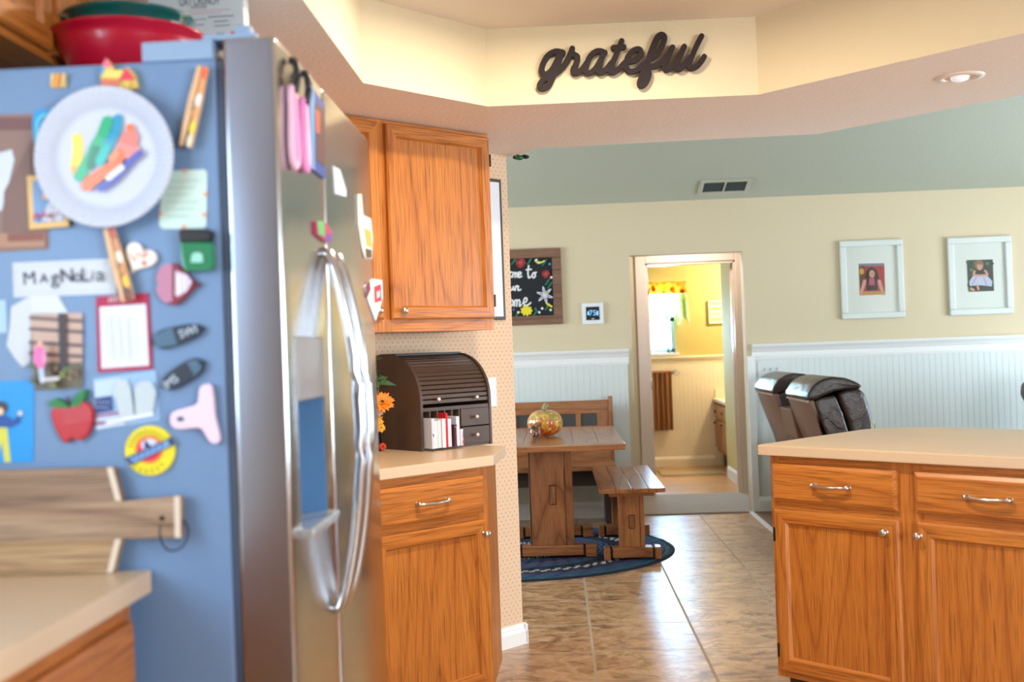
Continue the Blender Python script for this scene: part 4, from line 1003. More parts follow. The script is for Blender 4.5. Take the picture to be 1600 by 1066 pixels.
flower(FL(594, 668), .022, YEL, (math.radians(80), 0, .4)); flower(FL(598, 698), .016, P((222, 70, 30), .5), (math.radians(80), 0, .3))
lf = MB(); leaf(lf, FL(588, 600), FL(620, 603), .014); leaf(lf, FL(585, 595), FL(604, 590), .013); leaf(lf, FL(586, 566), FL(598, 560), .01); leaf(lf, FL(586, 610), FL(606, 588), .012)
lf.tube([FL(588, 672), FL(590, 640), FL(592, 610), FL(588, 575)], .0025, GRN, 6); lf.build('foliage', va)

# framed board and outlet on the wallpaper
fb = thing('whiteboard', 'narrow white board in a dark frame beside the wall cabinet', 'board', w45(.36, .0, 1.412), A45)
MB().box((0, -.016, 0), (.31, -.0005, .608), P((60, 50, 48), .5, 0, 'dark_frame'), .002).build('frame', fb)
MB().box((.014, -.0172, .014), (.296, -.015, .594), P((226, 230, 236), .4)).build('surface', fb)
ot = thing('wall_plate', 'plain white wall plate on the wallpaper right of the organizer', 'wall plate', w45(.155, .0, 1.04), A45)
MB().box((0, -.006, 0), (.045, -.0003, .125), P((232, 232, 230), .4), .002).build('plate', ot)
# little beetle ornament where the wall end meets the soffit
op = E45+Vector((.035, -.035, 2.128))
orn = thing('hanging_ornament', 'small green and black ornament at the top corner of the wallpaper wall', 'ornament', (op.x+.01, op.y+.02, op.z))
m = MB().ball((.012, 0, -.012), .013, P((10, 104, 54), .25, 0, 'ornament_green', coat=.5), 12, (1.6, 1, .8)).ball((.042, 0, -.009), .011, BLACK, 12, (1.3, 1, .8)).ball((-.008, 0, -.009), .008, BLACK, 10)
m.tube([(0, 0, 0), (.02, 0, -.004), (.04, 0, 0)], .003, BLACK, 6).build('figure', orn)

# ================================================================== GRATEFUL SIGN on the tray wall
YG = 3.797
strokes = [[(318, 222), (255, 212), (190, 250), (150, 320), (142, 378), (168, 405), (215, 380), (258, 310), (290, 238), (312, 218)], [(312, 218), (270, 320), (232, 430), (195, 500), (150, 522), (122, 500), (150, 455), (215, 418), (290, 370), (345, 300), (378, 235), (396, 188)],
           [(396, 188), (392, 225), (415, 240), (440, 262), (425, 320), (402, 370), (425, 395), (470, 370), (515, 310)], [(668, 222), (610, 208), (550, 248), (515, 320), (505, 370), (535, 395), (585, 360), (630, 290), (660, 225)], [(660, 225), (630, 300), (612, 365), (635, 390), (680, 360), (720, 310)],
           [(808, 125), (775, 210), (735, 300), (708, 362), (728, 388), (775, 365), (830, 310)], [(738, 182), (826, 176)], [(860, 300), (925, 285), (968, 235), (955, 195), (905, 205), (862, 255), (842, 325), (868, 375), (925, 372), (985, 330), (1040, 280)],
           [(1040, 280), (1100, 240), (1145, 170), (1165, 100), (1142, 72), (1105, 95), (1065, 180), (1025, 290), (985, 400), (958, 470), (972, 500), (1008, 475), (1035, 410), (1030, 345), (1090, 335), (1150, 295)],
           [(1150, 295), (1195, 235), (1232, 178), (1195, 265), (1165, 340), (1190, 365), (1245, 320), (1295, 235), (1330, 172)], [(1330, 172), (1290, 265), (1262, 338), (1288, 362), (1340, 315), (1380, 260)], [(1474, 85), (1440, 150), (1400, 240), (1370, 320), (1388, 352), (1435, 335), (1475, 290), (1496, 256)]]
gp = lambda p: onY(820+p[0]*.1875, 40+p[1]*.1875, YG-.03)
gc = gp((800, 300))
mb = MB()
WORD = P((50, 42, 44), .7, 0, 'dark_wood_letters', spec=.15)
def capsule(mb, a, b, r, y0, y1, m, n=7):
    a, b = Vector(a), Vector(b); d_ = b-a
    t0 = math.atan2(d_.y, d_.x)+math.pi/2
    ring = [(a.x+r*math.cos(t0+math.pi*k/n), a.y+r*math.sin(t0+math.pi*k/n)) for k in range(n+1)]+[(b.x+r*math.cos(t0+math.pi+math.pi*k/n), b.y+r*math.sin(t0+math.pi+math.pi*k/n)) for k in range(n+1)]
    mb.prism(ring, y0, y1, m, 'y')
for st in strokes:
    pts = [(p.x-gc.x, p.z-gc.z) for p in (gp(q) for q in catmull(st, 5))]
    for a, b in zip(pts, pts[1:]):
        if (Vector(a)-Vector(b)).length > 1e-5: capsule(mb, a, b, .0098, -.0, .016, WORD)
go = mb.build('wall_word_sign', loc=(gc.x, YG-.030, gc.z))
rm = go.modifiers.new('r', 'REMESH'); rm.mode = 'VOXEL'; rm.voxel_size = .0018
bpy.context.view_layer.update()
me = bpy.data.meshes.new_from_object(go.evaluated_get(bpy.context.evaluated_depsgraph_get())); go.modifiers.clear(); go.data = me
if not me.materials: me.materials.append(WORD)
autosmooth(go, 45)
tag(go, 'dark wooden script sign reading grateful on the tray wall', 'word sign')
for q in ((230, 230), (1100, 120), (640, 230)):
    p = gp(q); MB().tube([(p.x-gc.x, .014, p.z-gc.z), (p.x-gc.x, .030, p.z-gc.z)], .004, WORD, 8).build('standoff', go)

# recessed can light in the soffit
cl = thing('recessed_light', 'white recessed can light in the soffit at the upper right', 'ceiling light', (1.367, 3.669, ZS))
MB().lathe([(.050, .0), (.050, -.004), (.062, -.006), (.075, -.004), (.077, 0)], P((240, 232, 220), .4, 0, 'can_trim'), seg=40).build('trim_ring', cl)
MB().lathe([(.05, -.001), (.047, -.0012), (.02, -.0005), (0, -.0005)], P((232, 196, 160), .4, 0, 'can_baffle'), seg=40).build('baffle', cl)
MB().lathe([(.03, -.001), (.026, -.010), (.014, -.015), (0, -.017)], P((230, 232, 240), .4, 0, 'bulb_glass', emit=.5), seg=24).build('bulb', cl)

# ceiling lamp in the tray, above and out of the picture
LT = (.10, 3.05, ZT)
tl = thing('ceiling_light', 'round glass ceiling lamp in the tray ceiling', 'ceiling light', LT)
MB().lathe([(0, 0), (.15, 0), (.15, -.008), (0, -.008)], NICKEL).build('base', tl)
MB().lathe([(.145, -.008), (.14, -.015), (.10, -.022), (0, -.024)], P((255, 246, 230), .4, 0, 'lamp_glass', emit=9.0)).build('glass_shade', tl)
pl = bpy.data.lights.new('tray_lamp', 'AREA'); pl.shape = 'DISK'; pl.size = .16; pl.energy = 29; pl.color = (1., .86, .66)
po = bpy.data.objects.new('tray_lamp', pl); COL.objects.link(po); po.location = (LT[0], LT[1], ZT-.030)
# ================================================================== DINING NOOK
# braided rug
rg = MB(); rcx, rcy, ra, rb = -.30, 6.93, 1.0, .90
nr = 34
NAVY, NAV2, BLU, PUR, CRM, TEA = P((30, 44, 72), .9), P((22, 32, 54), .9), P((42, 72, 104), .9), P((74, 58, 84), .9), P((190, 182, 160), .9), P((38, 92, 110), .9)
colors = []
for k in range(nr):
    q = k/nr
    colors.append(NAV2 if k == nr-1 else TEA if q > .93 else BLU if q > .85 else PUR if q > .81 else NAVY if q > .75 else 'mix' if .70 < q <= .75 else NAV2 if q > .60 else BLU if q > .5 else PUR if q > .46 else NAVY if q > .3 else 'mix' if q > .26 else NAV2)
for k in range(nr):
    r0, r1 = k/nr, (k+1)/nr; seg = 140
    vv = []
    for a in range(seg):
        t = 2*math.pi*a/seg; bmp = .0022*math.sin(a*math.pi*.5+k)
        for r, z in ((r0, .004), (r0+(r1-r0)*.25, .010+bmp), (r0+(r1-r0)*.75, .010-bmp), (r1, .004)): vv.append((ra*r*math.cos(t), rb*r*math.sin(t), z))
    for i in range(3):
        for a in range(seg):
            a2 = (a+1) % seg; m_ = colors[k]
            if m_ == 'mix': m_ = CRM if (a+k) % 2 else NAVY
            o_ = len(rg.v); rg.v += [vv[a*4+i], vv[a2*4+i], vv[a2*4+i+1], vv[a*4+i+1]]; rg.f.append([o_, o_+1, o_+2, o_+3]); rg.fm.append(rg.mi(m_)); rg.sm.append(False)
seg = 140; ring = [(ra*math.cos(2*math.pi*a/seg), rb*math.sin(2*math.pi*a/seg)) for a in range(seg)]
rg.add([(x, y, z) for z in (0, .005) for x, y in ring], [(a, (a+1) % seg, seg+(a+1) % seg, seg+a) for a in range(seg)], NAV2)
tag(rg.build('braided_rug', loc=(rcx, rcy, .0005)), 'oval blue braided rug under the dining table', 'rug')
RZ = .0135

def trestle(parent, cx, y, ztop, hw, foot_hw, pw=.0, thick=.075, name='trestle'):
    """one trestle end: wide plank post on a foot with banded ends"""
    mb = MB()
    fz = RZ+.012; fh = .072
    mb.box((cx-hw, y-.03, RZ+fh), (cx+hw*.62, y+.03, ztop-.045), RUS[2], .004).box((cx+hw*.66, y-.024, RZ+fh), (cx+hw, y+.03, ztop-.045), RUS[2], .004)
    post = mb.build('post', parent)
    f = MB(); b0_, b1_ = cx-foot_hw, cx+foot_hw; e = foot_hw*.30
    f.box((b0_+e, y-.045, fz), (b1_-e, y+.045, RZ+fh), RUS[0], .004).box((b0_, y-.045, RZ), (b0_+e-.014, y+.045, RZ+fh), RUS[0], .004).box((b1_-e+.014, y-.045, RZ), (b1_, y+.045, RZ+fh), RUS[0], .004)
    f.box((b0_+.01, y-.038, fz+.004), (b1_-.01, y+.038, RZ+fh-.006), P((30, 22, 18), .7))
    f.build('foot', parent)
    MB().box((cx-hw*1.3, y-.04, ztop-.05), (cx+hw*1.3, y+.04, ztop-.032), RUS[0], .003).build('top_bearer', parent)
    return post
dt = thing('dining_table', 'rustic brown trestle dining table set on the blue rug', 'table')
TX0, TX1, TY0, TY1, TZ = -.50, .372, 6.15, 7.55, .735
mb = MB()
npl = 6
mb.box((TX0, TY0, TZ-.036), (TX1, TY0+.13, TZ), RUS[0], .006).box((TX0, TY1-.13, TZ-.036), (TX1, TY1, TZ), RUS[0], .006)
for k in range(npl):
    a = TX0+(TX1-TX0)*k/npl; b = TX0+(TX1-TX0)*(k+1)/npl; mb.box((a+.0007, TY0+.131, TZ-.035), (b-.0007, TY1-.131, TZ-.0005), RUS[1], .002)
mb.build('tabletop', dt)
for y in (6.68, 7.38):
    trestle(dt, -.06, y, TZ, .132, .265)
MB().box((-.07, 6.66, .34), (-.03, 7.44, .44), RUS[1], .003).build('stretcher', dt)
DKW = P((40, 26, 18), .7, 0, 'dark_joint')
MB().box((-.066, 6.638, .336), (-.034, 6.652, .446), RUS[2], .002).box((-.070, 6.6475, .331), (-.030, 6.651, .451), DKW).build('wedge', dt)
MB().box((-.19, 6.6485, RZ+.075), (-.183, 6.651, TZ-.05), DKW).build('joint_line', dt)

sb = thing('bench', 'small rustic trestle bench right of the dining table', 'bench')
BX0, BX1_, BY0, BY1, BZ = .222, .604, 6.36, 7.60, .452
mb = MB()
for k in range(4):
    a = BX0+(BX1_-BX0)*k/4; b = BX0+(BX1_-BX0)*(k+1)/4; mb.box((a+.0006, BY0, BZ-.026), (b-.0006, BY1, BZ), RUS[1], .004)
mb.box((BX0+.06, BY0+.05, BZ-.05), (BX1_-.06, BY1-.05, BZ-.026), RUS[1], .003)
mb.build('seat', sb)
MB().box((.400, 6.508, .200), (.428, 6.522, .272), RUS[2], .002).box((.396, 6.5175, .196), (.432, 6.521, .276), P((40, 26, 18), .7, 0, 'dark_joint')).build('wedge', sb)
for y in (6.55, 7.36): trestle(sb, .413, y, BZ, .076, .168)
MB().box((.398, 6.53, .205), (.430, 7.40, .265), RUS[1], .003).build('stretcher', sb)

se = thing('settle_bench', 'high backed rustic bench with dark inset panels against the white wainscot', 'bench')
SX0, SX1, SY = -1.35, .372, 8.09
PANEL = P((66, 70, 70), .35, 0, 'slate_panel')
mb = MB().box((SX0, SY, .792), (SX1, SY+.028, .888), RUS[0], .004).box((SX0, SY, .61), (SX1, SY+.028, .70), RUS[0], .004).box((SX0, SY+.004, .42), (SX1, SY+.024, .63), RUS[0], .002)
mb.box((SX1-.084, SY, .69), (SX1, SY+.028, .80), RUS[2], .002)
xx = SX1-.084; pw_ = .122; ins = []
while xx-pw_ > SX0:
    ins.append((xx-pw_, xx)); mb.box((xx-pw_-.036, SY, .69), (xx-pw_, SY+.028, .80), RUS[2], .002); xx -= pw_+.036
mb.build('backrest', se)
for a, b in ins: MB().box((a, SY+.010, .695), (b, SY+.022, .797), PANEL).build('inset_panel', se)
MB().prism([(SY-.01, .40), (SY+.05, .40), (SY+.05, .915), (SY-.015, .915), (SY-.02, .8)], SX1, SX1+.032, RUS[2], 'x', .004).build('end_post', se)
MB().box((SX0, 7.66, .415), (SX1+.02, SY+.03, .45), RUS[0], .005).build('seat', se)
MB().box((SX0, 7.76, .30), (SX1, 7.79, .412), P((70, 58, 52), .5), .003).build('apron', se)
for x in (SX1-.055, SX0):
    for y in (7.875, SY-.03): MB().box((x, y, .0), (x+.055, y+.055, .412), P((62, 50, 44), .5), .003).build('leg', se)

# pumpkin and candle glass on the table
def mosaic():
    m, t, b = newmat('mosaic_glass'); g = G(t)
    tc = g.n('ShaderNodeTexCoord'); vo = g.n('ShaderNodeTexVoronoi'); vo.inputs['Scale'].default_value = 38; g.l(tc.outputs['Object'], vo.inputs['Vector'])
    sp = g.n('ShaderNodeSeparateXYZ'); g.l(tc.outputs['Object'], sp.inputs[0]); sc_ = g.n('ShaderNodeSeparateColor'); g.l(vo.outputs['Color'], sc_.inputs[0])
    k = g.math('ADD', g.math('MULTIPLY', sp.outputs[2], 3.6), g.math('MULTIPLY_ADD', sc_.outputs[0], .5, -.12))
    c = g.ramp(k, [(.05, (186, 66, 20)), (.25, (214, 104, 30)), (.42, (216, 144, 46)), (.58, (224, 190, 96)), (.72, (170, 160, 84)), (.9, (210, 110, 50))])
    g.l(g.mix(g.math('LESS_THAN', vo.outputs['Distance'], .1), c, S((250, 236, 190))), b.inputs['Base Color'])
    b.inputs['Roughness'].default_value = .12; b.inputs['Coat Weight'].default_value = .8
    vd = g.n('ShaderNodeTexVoronoi', feature='DISTANCE_TO_EDGE'); vd.inputs['Scale'].default_value = 38; g.l(tc.outputs['Object'], vd.inputs['Vector'])
    g.bump(g.math('MINIMUM', vd.outputs['Distance'], .1), b, .7, .03); return m
pk = onY(851, 655, 6.82)
pmk = thing('glass_pumpkin', 'mosaic glass pumpkin in orange and yellow on the dining table', 'pumpkin', (pk.x, 6.82, TZ))
prof = [(.0, .012), (.03, .004)]+[(.112*math.sin(a)**.8, .083-.083*math.cos(a)) for a in [math.pi*(.14+.74*k/20) for k in range(21)]]+[(.03, .158), (0, .150)]
MB().lathe(prof, mosaic(), seg=90, mod=lambda t, z: .93+.07*abs(math.cos(4.5*t))**.6).build('shell', pmk)
MB().tube([(0, 0, .150), (.0, 0, .168), (.006, 0, .185), (.018, 0, .200)], [.024, .019, .017, .019], P((150, 140, 96), .2, 0, 'stem_glass', coat=.8), 10).build('stem', pmk)
ck = onY(836.5, 668, 6.66)
cg = thing('candle_glass', 'small clear glass cup of autumn beads in front of the glass pumpkin', 'candle holder', (ck.x, 6.655, TZ))
MB().lathe([(0, .0), (.033, .0), (.036, .006), (.041, .10), (.0395, .10), (.0345, .009), (0, .006)], CUPGLASS, seg=32).build('cup', cg)
bd_ = MB()
for i in range(150):
    a = random.random()*6.283; r_ = .031*math.sqrt(random.random()); z = .014+random.random()*.074
    bd_.ball((r_*math.cos(a), r_*math.sin(a), z), .0058, P(random.choice(((176, 56, 24), (206, 96, 30), (150, 36, 24), (96, 60, 40), (214, 160, 60), (210, 196, 160), (120, 30, 30))), .35), 8)
bo_ = bd_.build('beads', cg); bo_['kind'] = 'stuff'

# ================================================================== BACK WALL THINGS
def wl(x, y): p = onY(x, y, YB); return (p.x, p.z)
# chalkboard
a0, a1, z0, z1 = -.535, .064, 1.462, 2.035
cb = thing('chalkboard_sign', 'wood framed chalkboard lettered welcome to our home on the back wall', 'sign', (0, YB, 0))
CBW = wood('chalkboard_frame', 0, (140, 104, 80), (116, 82, 62), (84, 58, 44), rings=4, across=8, rough=.6, coat=0)
mb = MB(); fw = .068
for k, (x0, x1, q0, q1) in enumerate(((a0, a1, z0, z0+fw), (a0, a1, z1-fw, z1), (a0, a0+fw, z0+fw, z1-fw), (a1-fw, a1, z0+fw, z1-fw))): mb.box((x0, -.024, q0), (x1, -.001, q1), CBW, .003)
mb.build('frame', cb)
bk = MB().box((a0+fw-.005, -.012, z0+fw-.005), (a1-fw+.005, -.002, z1-fw+.005), P((26, 28, 32), .8, 0, 'chalkboard'))
CH_ = P((226, 228, 230), .8, 0, 'white_chalk'); yk = [-.0125]
def cs(pts, wd, m=CH_):
    yk[0] -= .0003; bk.ribbon([wl(*p) for p in catmull(pts, 4)], wd*YB/CF, yk[0], m, 5)
def cz(x, y): return (780+x*.18765, 360+y*.18765)
# "come to" / "our" / "Home" as seen, with the hidden beginnings
for st in ([(108, 350), (92, 352), (86, 375), (96, 392), (108, 380)], [(110, 392), (118, 360), (128, 352), (134, 362), (132, 392)], [(132, 370), (146, 354), (152, 366), (150, 390)], [(158, 375), (178, 366), (180, 352), (166, 350), (158, 370), (166, 392), (188, 384)],
           [(246, 296), (240, 350), (246, 396), (262, 388)], [(226, 330), (268, 326)], [(286, 356), (274, 376), (284, 396), (300, 384), (296, 358), (284, 356), (308, 352)],
           [(92, 470), (92, 490), (104, 498), (116, 480), (120, 466)], [(120, 466), (118, 490), (126, 498)], [(134, 500), (138, 470), (150, 464), (154, 474)], [(160, 466), (158, 500), (180, 494)],
           [(104, 580), (92, 600), (100, 630), (116, 616), (114, 588), (102, 580)], [(126, 632), (130, 590), (142, 582), (148, 596), (146, 632)], [(148, 596), (162, 580), (172, 592), (170, 632), (186, 620)], [(196, 606), (226, 594), (230, 568), (214, 566), (204, 590), (212, 624), (240, 622), (262, 604)],
           [(60, 580), (56, 640)], [(84, 560), (78, 640)], [(56, 612), (82, 606)], [(-40, 350), (-30, 394), (-18, 362), (-8, 392), (6, 345)], [(14, 375), (32, 366), (30, 352), (18, 354), (16, 384), (34, 392)], [(52, 320), (46, 380), (54, 394)],
           [(66, 480), (56, 490), (60, 506), (74, 498), (72, 482), (64, 480)]):
    cs([cz(*p) for p in st], 2.5)
RED, GN2 = P((150, 50, 52), .8), P((40, 110, 84), .8)
def cdot(x, y, r, m): yk[0] -= .00006; q = wl(*cz(x, y)); bk.poly(circ(q, r*.18765*YB/CF, 14), yk[0], m)
for x, y, r in ((178, 272, 46), (388, 366, 36), (-20, 300, 40)):
    for k in range(7): cdot(x+r*.45*math.cos(k*.9), y+r*.45*math.sin(k*.9), r*.5, P(((150, 50, 52), (124, 36, 44))[k % 2], .8))
    cdot(x, y, r*.4, P((176, 74, 70), .8))
for x, y in ((402, 430), (420, 460), (376, 270), (250, 262), (120, 262), (300, 690), (400, 640), (150, 700)):
    cs([cz(x-16, y+22), cz(x+4, y), cz(x+16, y-24)], 2.4, GN2); cs([cz(x+16, y-20), cz(x-4, y-4)], 1.6, GN2)
for k in range(6):
    a_ = k*math.pi/3+.3; cs([cz(380, 540), cz(380+30*math.cos(a_-.25), 540+32*math.sin(a_-.25)), cz(380+66*math.cos(a_), 540+70*math.sin(a_)), cz(380+30*math.cos(a_+.25), 540+32*math.sin(a_+.25)), cz(380, 540)], 1.6, P((206, 204, 222), .8))
cdot(382, 530, 14, P((236, 220, 80), .8))
for k in range(9): a_ = k*.7; cs([cz(228, 670), cz(228+40*math.cos(a_), 670+34*math.sin(a_))], 4, P((232, 214, 50), .8))
for x, y, c in ((122, 662, (60, 110, 170)), (160, 684, (230, 230, 230)), (302, 656, (60, 110, 170)), (358, 652, (236, 236, 236)), (428, 664, (230, 230, 230)), (334, 684, (230, 230, 230)), (420, 284, (90, 140, 190)), (434, 394, (230, 230, 230)), (310, 250, (230, 230, 230)), (330, 270, (240, 236, 160))): cdot(x, y, 10, P(c, .8))
cs([cz(300, 254), cz(330, 276), cz(376, 258)], 2.4, P((222, 220, 120), .8)); cs([cz(398, 612), cz(436, 636)], 3, P((226, 214, 70), .8))
bk.build('board', cb)
# thermostat
th = thing('thermostat', 'square white thermostat with a black screen left of the hall opening', 'thermostat', (wl(926, 490)[0], YB, wl(926, 490)[1]))
MB().box((-.080, -.020, -.080), (.080, -.001, .080), P((226, 232, 236), .4), .006).build('housing', th)
sc = MB().box((-.050, -.0225, -.050), (.050, -.019, .050), P((16, 18, 24), .2))
SCR = P((120, 190, 250), .5, 0, 'screen_blue', emit=.7)
put_text(sc, '75', 0, .002, .04, -.0229, SCR); sc.poly(rect(-.04, -.012, -.026, .016), -.0229, SCR); sc.poly(rect(.028, -.016, .042, .018), -.0229, SCR); sc.poly(rect(-.01, -.042, .01, -.037), -.0229, P((220, 226, 230), .5)); sc.build('screen', th)
# vent in the sloped ceiling
va_ = math.atan(sl)
vt = thing('air_vent', 'white louvred air vent in the sloped grey ceiling', 'vent', (1.272, 8.025, ZC+sl*(YB-8.025)-.002), rot=(-va_, 0, 0))
VM = P((182, 182, 168), .5, 0, 'vent_metal')
mb = MB()
for x0, x1, y0, y1 in ((-.185, .185, -.115, -.085), (-.185, .185, .085, .115), (-.185, -.155, -.085, .085), (.155, .185, -.085, .085), (-.006, .006, -.085, .085)): mb.box((x0, y0, -.012), (x1, y1, 0), VM, .002)
mb.build('frame', vt)
MB().box((-.156, -.086, -.003), (.156, .086, -.001), P((84, 94, 90), .8)).build('duct', vt)
for k in range(8):
    y = -.075+k*.0215
    MB().add([(-.155, y-.006, -.011), (.155, y-.006, -.011), (.155, y+.006, -.003), (-.155, y+.006, -.003), (-.155, y-.006, -.0098), (.155, y-.006, -.0098), (.155, y+.006, -.0018), (-.155, y+.006, -.0018)], [(0, 1, 2, 3), (7, 6, 5, 4), (0, 4, 5, 1), (2, 6, 7, 3)], P((120, 126, 120), .5)).build('louvre', vt)
# framed portraits
FRW = P((208, 214, 208), .4, 0, 'white_frame'); MAT = P((240, 238, 226), .8, 0, 'linen_mat', bump=.2, bscale=400)
def portrait(label, px, photo_px, art):
    x0, z1 = wl(*px[0]); x1, z0 = wl(*px[1])
    t = thing('picture_frame', label, 'picture frame', ((x0+x1)/2, YB, (z0+z1)/2), 0, 'white framed portraits on the back wall')
    w_, h_ = (x1-x0)/2, (z1-z0)/2; fw = .045
    mb = MB()
    for a, b, c, d_ in ((-w_, w_, h_-fw, h_), (-w_, w_, -h_, -h_+fw), (-w_, -w_+fw, -h_+fw, h_-fw), (w_-fw, w_, -h_+fw, h_-fw)): mb.box((a, -.034, c), (b, -.001, d_), FRW, .008)
    mb.build('frame', t)
    MB().box((-w_+fw-.004, -.012, -h_+fw-.004), (w_-fw+.004, -.006, h_-fw+.004), MAT).build('mat', t)
    cx, cz_ = (x0+x1)/2, (z0+z1)/2
    L_ = lambda p: (wl(*p)[0]-cx, wl(*p)[1]-cz_)
    ph = MB(); q = [L_(p) for p in photo_px]; ph.prism(q, -.0122, -.0135, art[0], 'y')
    k = 0
    for kind, pts, *r in art[1:]:
        k += 1; y = -.0135-.00011*k
        if kind == 'p': ph.poly([L_(p) for p in pts], y, r[0])
        elif kind == 'c': ph.poly(circ(L_(pts), r[0]*YB/CF, 18, r[1]*YB/CF), y, r[2])
        else: ph.ribbon([L_(p) for p in catmull(pts, 4)], r[0]*YB/CF, y, r[1])
    ph.build('photo', t)
    MB().box((-w_+fw-.003, -.020, -h_+fw-.003), (w_-fw+.003, -.0185, h_-fw+.003), CUPGLASS if 0 else PANE).build('glazing', t)
zz = lambda x, y: (1280+x*.2, 350+y*.2)
SK, HR = P((222, 160, 136), .6), P((38, 28, 28), .6)
portrait('white framed photo of a dark haired person against a red wall', ((1310, 377.5), (1413, 496)), [zz(305, 312), zz(504, 308), zz(512, 550), zz(314, 560)],
  [P((178, 48, 56), .5), ('p', [zz(305, 312), zz(504, 308), zz(504, 328), zz(306, 334)], P((130, 130, 140), .5)), ('p', [zz(305, 330), zz(352, 330), zz(352, 420), zz(312, 500)], P((110, 60, 36), .5)), ('c', zz(328, 372), 3.4, 5, P((226, 160, 50), .5)),
   ('p', [zz(316, 530), zz(330, 400), zz(340, 400), zz(330, 530)], P((50, 60, 46), .5)),
   ('l', [zz(385, 375), zz(372, 420), zz(376, 480)], 8, HR), ('l', [zz(428, 375), zz(440, 420), zz(436, 480)], 8, HR), ('c', zz(406, 382), 6.4, 8.5, HR),
   ('p', [zz(345, 440), zz(370, 425), zz(440, 425), zz(470, 445), zz(460, 510), zz(360, 515)], P((190, 90, 110), .5)), ('p', [zz(362, 480), zz(456, 478), zz(452, 518), zz(364, 520)], P((60, 36, 52), .5)),
   ('l', [zz(350, 450), zz(336, 500), zz(322, 540)], 5, SK), ('l', [zz(466, 450), zz(480, 500), zz(496, 545)], 5, SK), ('c', zz(408, 392), 4.4, 6, SK), ('l', [zz(376, 405), zz(374, 470)], 4, HR), ('l', [zz(436, 405), zz(440, 470)], 4, HR),
   ('l', [zz(404, 405), zz(414, 404)], .8, P((190, 70, 80), .6)), ('c', zz(402, 388), .7, .7, HR), ('c', zz(415, 388), .7, .7, HR),
   ('p', [zz(320, 530), zz(500, 524), zz(508, 552), zz(316, 560)], P((200, 150, 80), .5)), ('l', [zz(326, 536), zz(318, 548)], 4, SK), ('l', [zz(494, 536), zz(500, 548)], 4, SK)])
GRNS = [P((34, 50, 44), .5), P((60, 96, 48), .5), P((92, 130, 60), .5), P((44, 66, 60), .5)]
ar = [P((40, 56, 52), .5)]
for i in range(34): ar.append(('c', zz(1155+random.random()*190, 290+random.random()*230), 1.5+random.random()*2.5, 1+random.random()*2, GRNS[i % 4]))
ar += [('p', [zz(1200, 400), zz(1300, 400), zz(1346, 450), zz(1340, 490), zz(1260, 480), zz(1170, 485), zz(1165, 450)], P((204, 202, 220), .5)), ('l', [zz(1190, 470), zz(1220, 420)], 2, P((170, 168, 196), .5)), ('l', [zz(1300, 480), zz(1280, 420)], 2, P((170, 168, 196), .5)),
       ('p', [zz(1212, 360), zz(1284, 356), zz(1290, 400), zz(1210, 404)], P((40, 36, 40), .5)), ('l', [zz(1206, 372), zz(1204, 402), zz(1244, 404)], 3.4, SK), ('l', [zz(1290, 368), zz(1306, 398), zz(1262, 404)], 3.4, SK),
       ('c', zz(1242, 322), 7, 8, P((150, 112, 84), .6)), ('c', zz(1246, 332), 4.6, 6, SK), ('l', [zz(1216, 312), zz(1222, 350)], 3, P((140, 104, 78), .6)), ('l', [zz(1234, 308), zz(1258, 310)], 4, P((150, 112, 84), .6)),
       ('l', [zz(1228, 480), zz(1236, 512)], 3, SK), ('l', [zz(1180, 506), zz(1200, 518)], 3, SK)]
portrait('white framed photo of a child sitting among green leaves', ((1478, 372.5), (1582, 490)), [zz(1148, 284), zz(1350, 278), zz(1360, 524), zz(1160, 532)], ar)
# light switch plate
so = onY(1206, 577, YB-.014)
sw = thing('light_switch', 'white three gang switch plate on the wainscot behind the recliners', 'light switch', (so.x, YB-.014, so.z))
MB().box((-.105, -.006, -.06), (.105, -.0015, .06), P((216, 224, 224), .4), .003).build('plate', sw)
for k in range(3): MB().box((-.056+k*.046-.006, -.014, -.012), (-.056+k*.046+.006, -.006, .012), P((176, 178, 178), .4), .002).build('toggle', sw)

# ================================================================== RECLINERS
def seat_unit(name, par, y0, y1, x0, dz=0, rec=0.):
    """one reclining back: rear panel, padded segments and folded head cushion; faces +x"""
    def pr(pts): return [(x0+p[0]-rec*(p[1]-.4), p[1]+dz) for p in pts]
    MB().prism(pr([(0, .93), (.022, .86), (.055, .76), (.105, .62), (.17, .40), (.20, .15), (.26, .15), (.21, .40), (.125, .62), (.075, .76), (.035, .93)]), y0, y1, LEATHER2, 'y', .012, 2, True).build('rear_panel', par)
    MB().box((x0-.006, y0+.01, .915+dz), (x0+.03, y1-.01, .928+dz), P((150, 128, 112), .25)).build('piping', par)
    MB().prism(pr([(.03, .925), (.07, .94), (.155, .955), (.195, .85), (.235, .70), (.29, .45), (.22, .45), (.12, .66), (.07, .80)]), y0-.004, y1-.005, LEATHER, 'y', .02, 4, True).build('side_cushion', par)
    MB().prism(pr([(.165, .965), (.22, .985), (.29, 1.0), (.335, .95), (.362, .84), (.378, .72), (.40, .5), (.30, .45), (.245, .70), (.205, .85)]), y0+.01, y1-.01, LEATHER, 'y', .035, 4, True).build('lumbar_cushion', par)
    MB().prism(pr([(-.012, .93), (-.006, .965), (.035, 1.022), (.085, 1.05), (.14, 1.062), (.215, 1.052), (.27, 1.03), (.312, 1.002), (.29, .985), (.22, .985), (.15, .975), (.09, .955), (.045, .932)]), y0-.012, y1+.012, LEATHER, 'y', .018, 3, True).build('head_cushion', par)
lv = thing('recliner_sofa', 'dark brown leather reclining sofa behind the island', 'sofa')
seat_unit('near', lv, 6.36, 6.94, 1.44)
seat_unit('far', lv, 7.32, 7.94, 1.43, .0)
MB().box((1.50, 6.96, .30), (1.66, 7.30, .80), LEATHER, .03, 3, True).box((1.60, 6.96, .30), (2.3, 7.30, .60), LEATHER, .03, 3, True).build('console', lv)
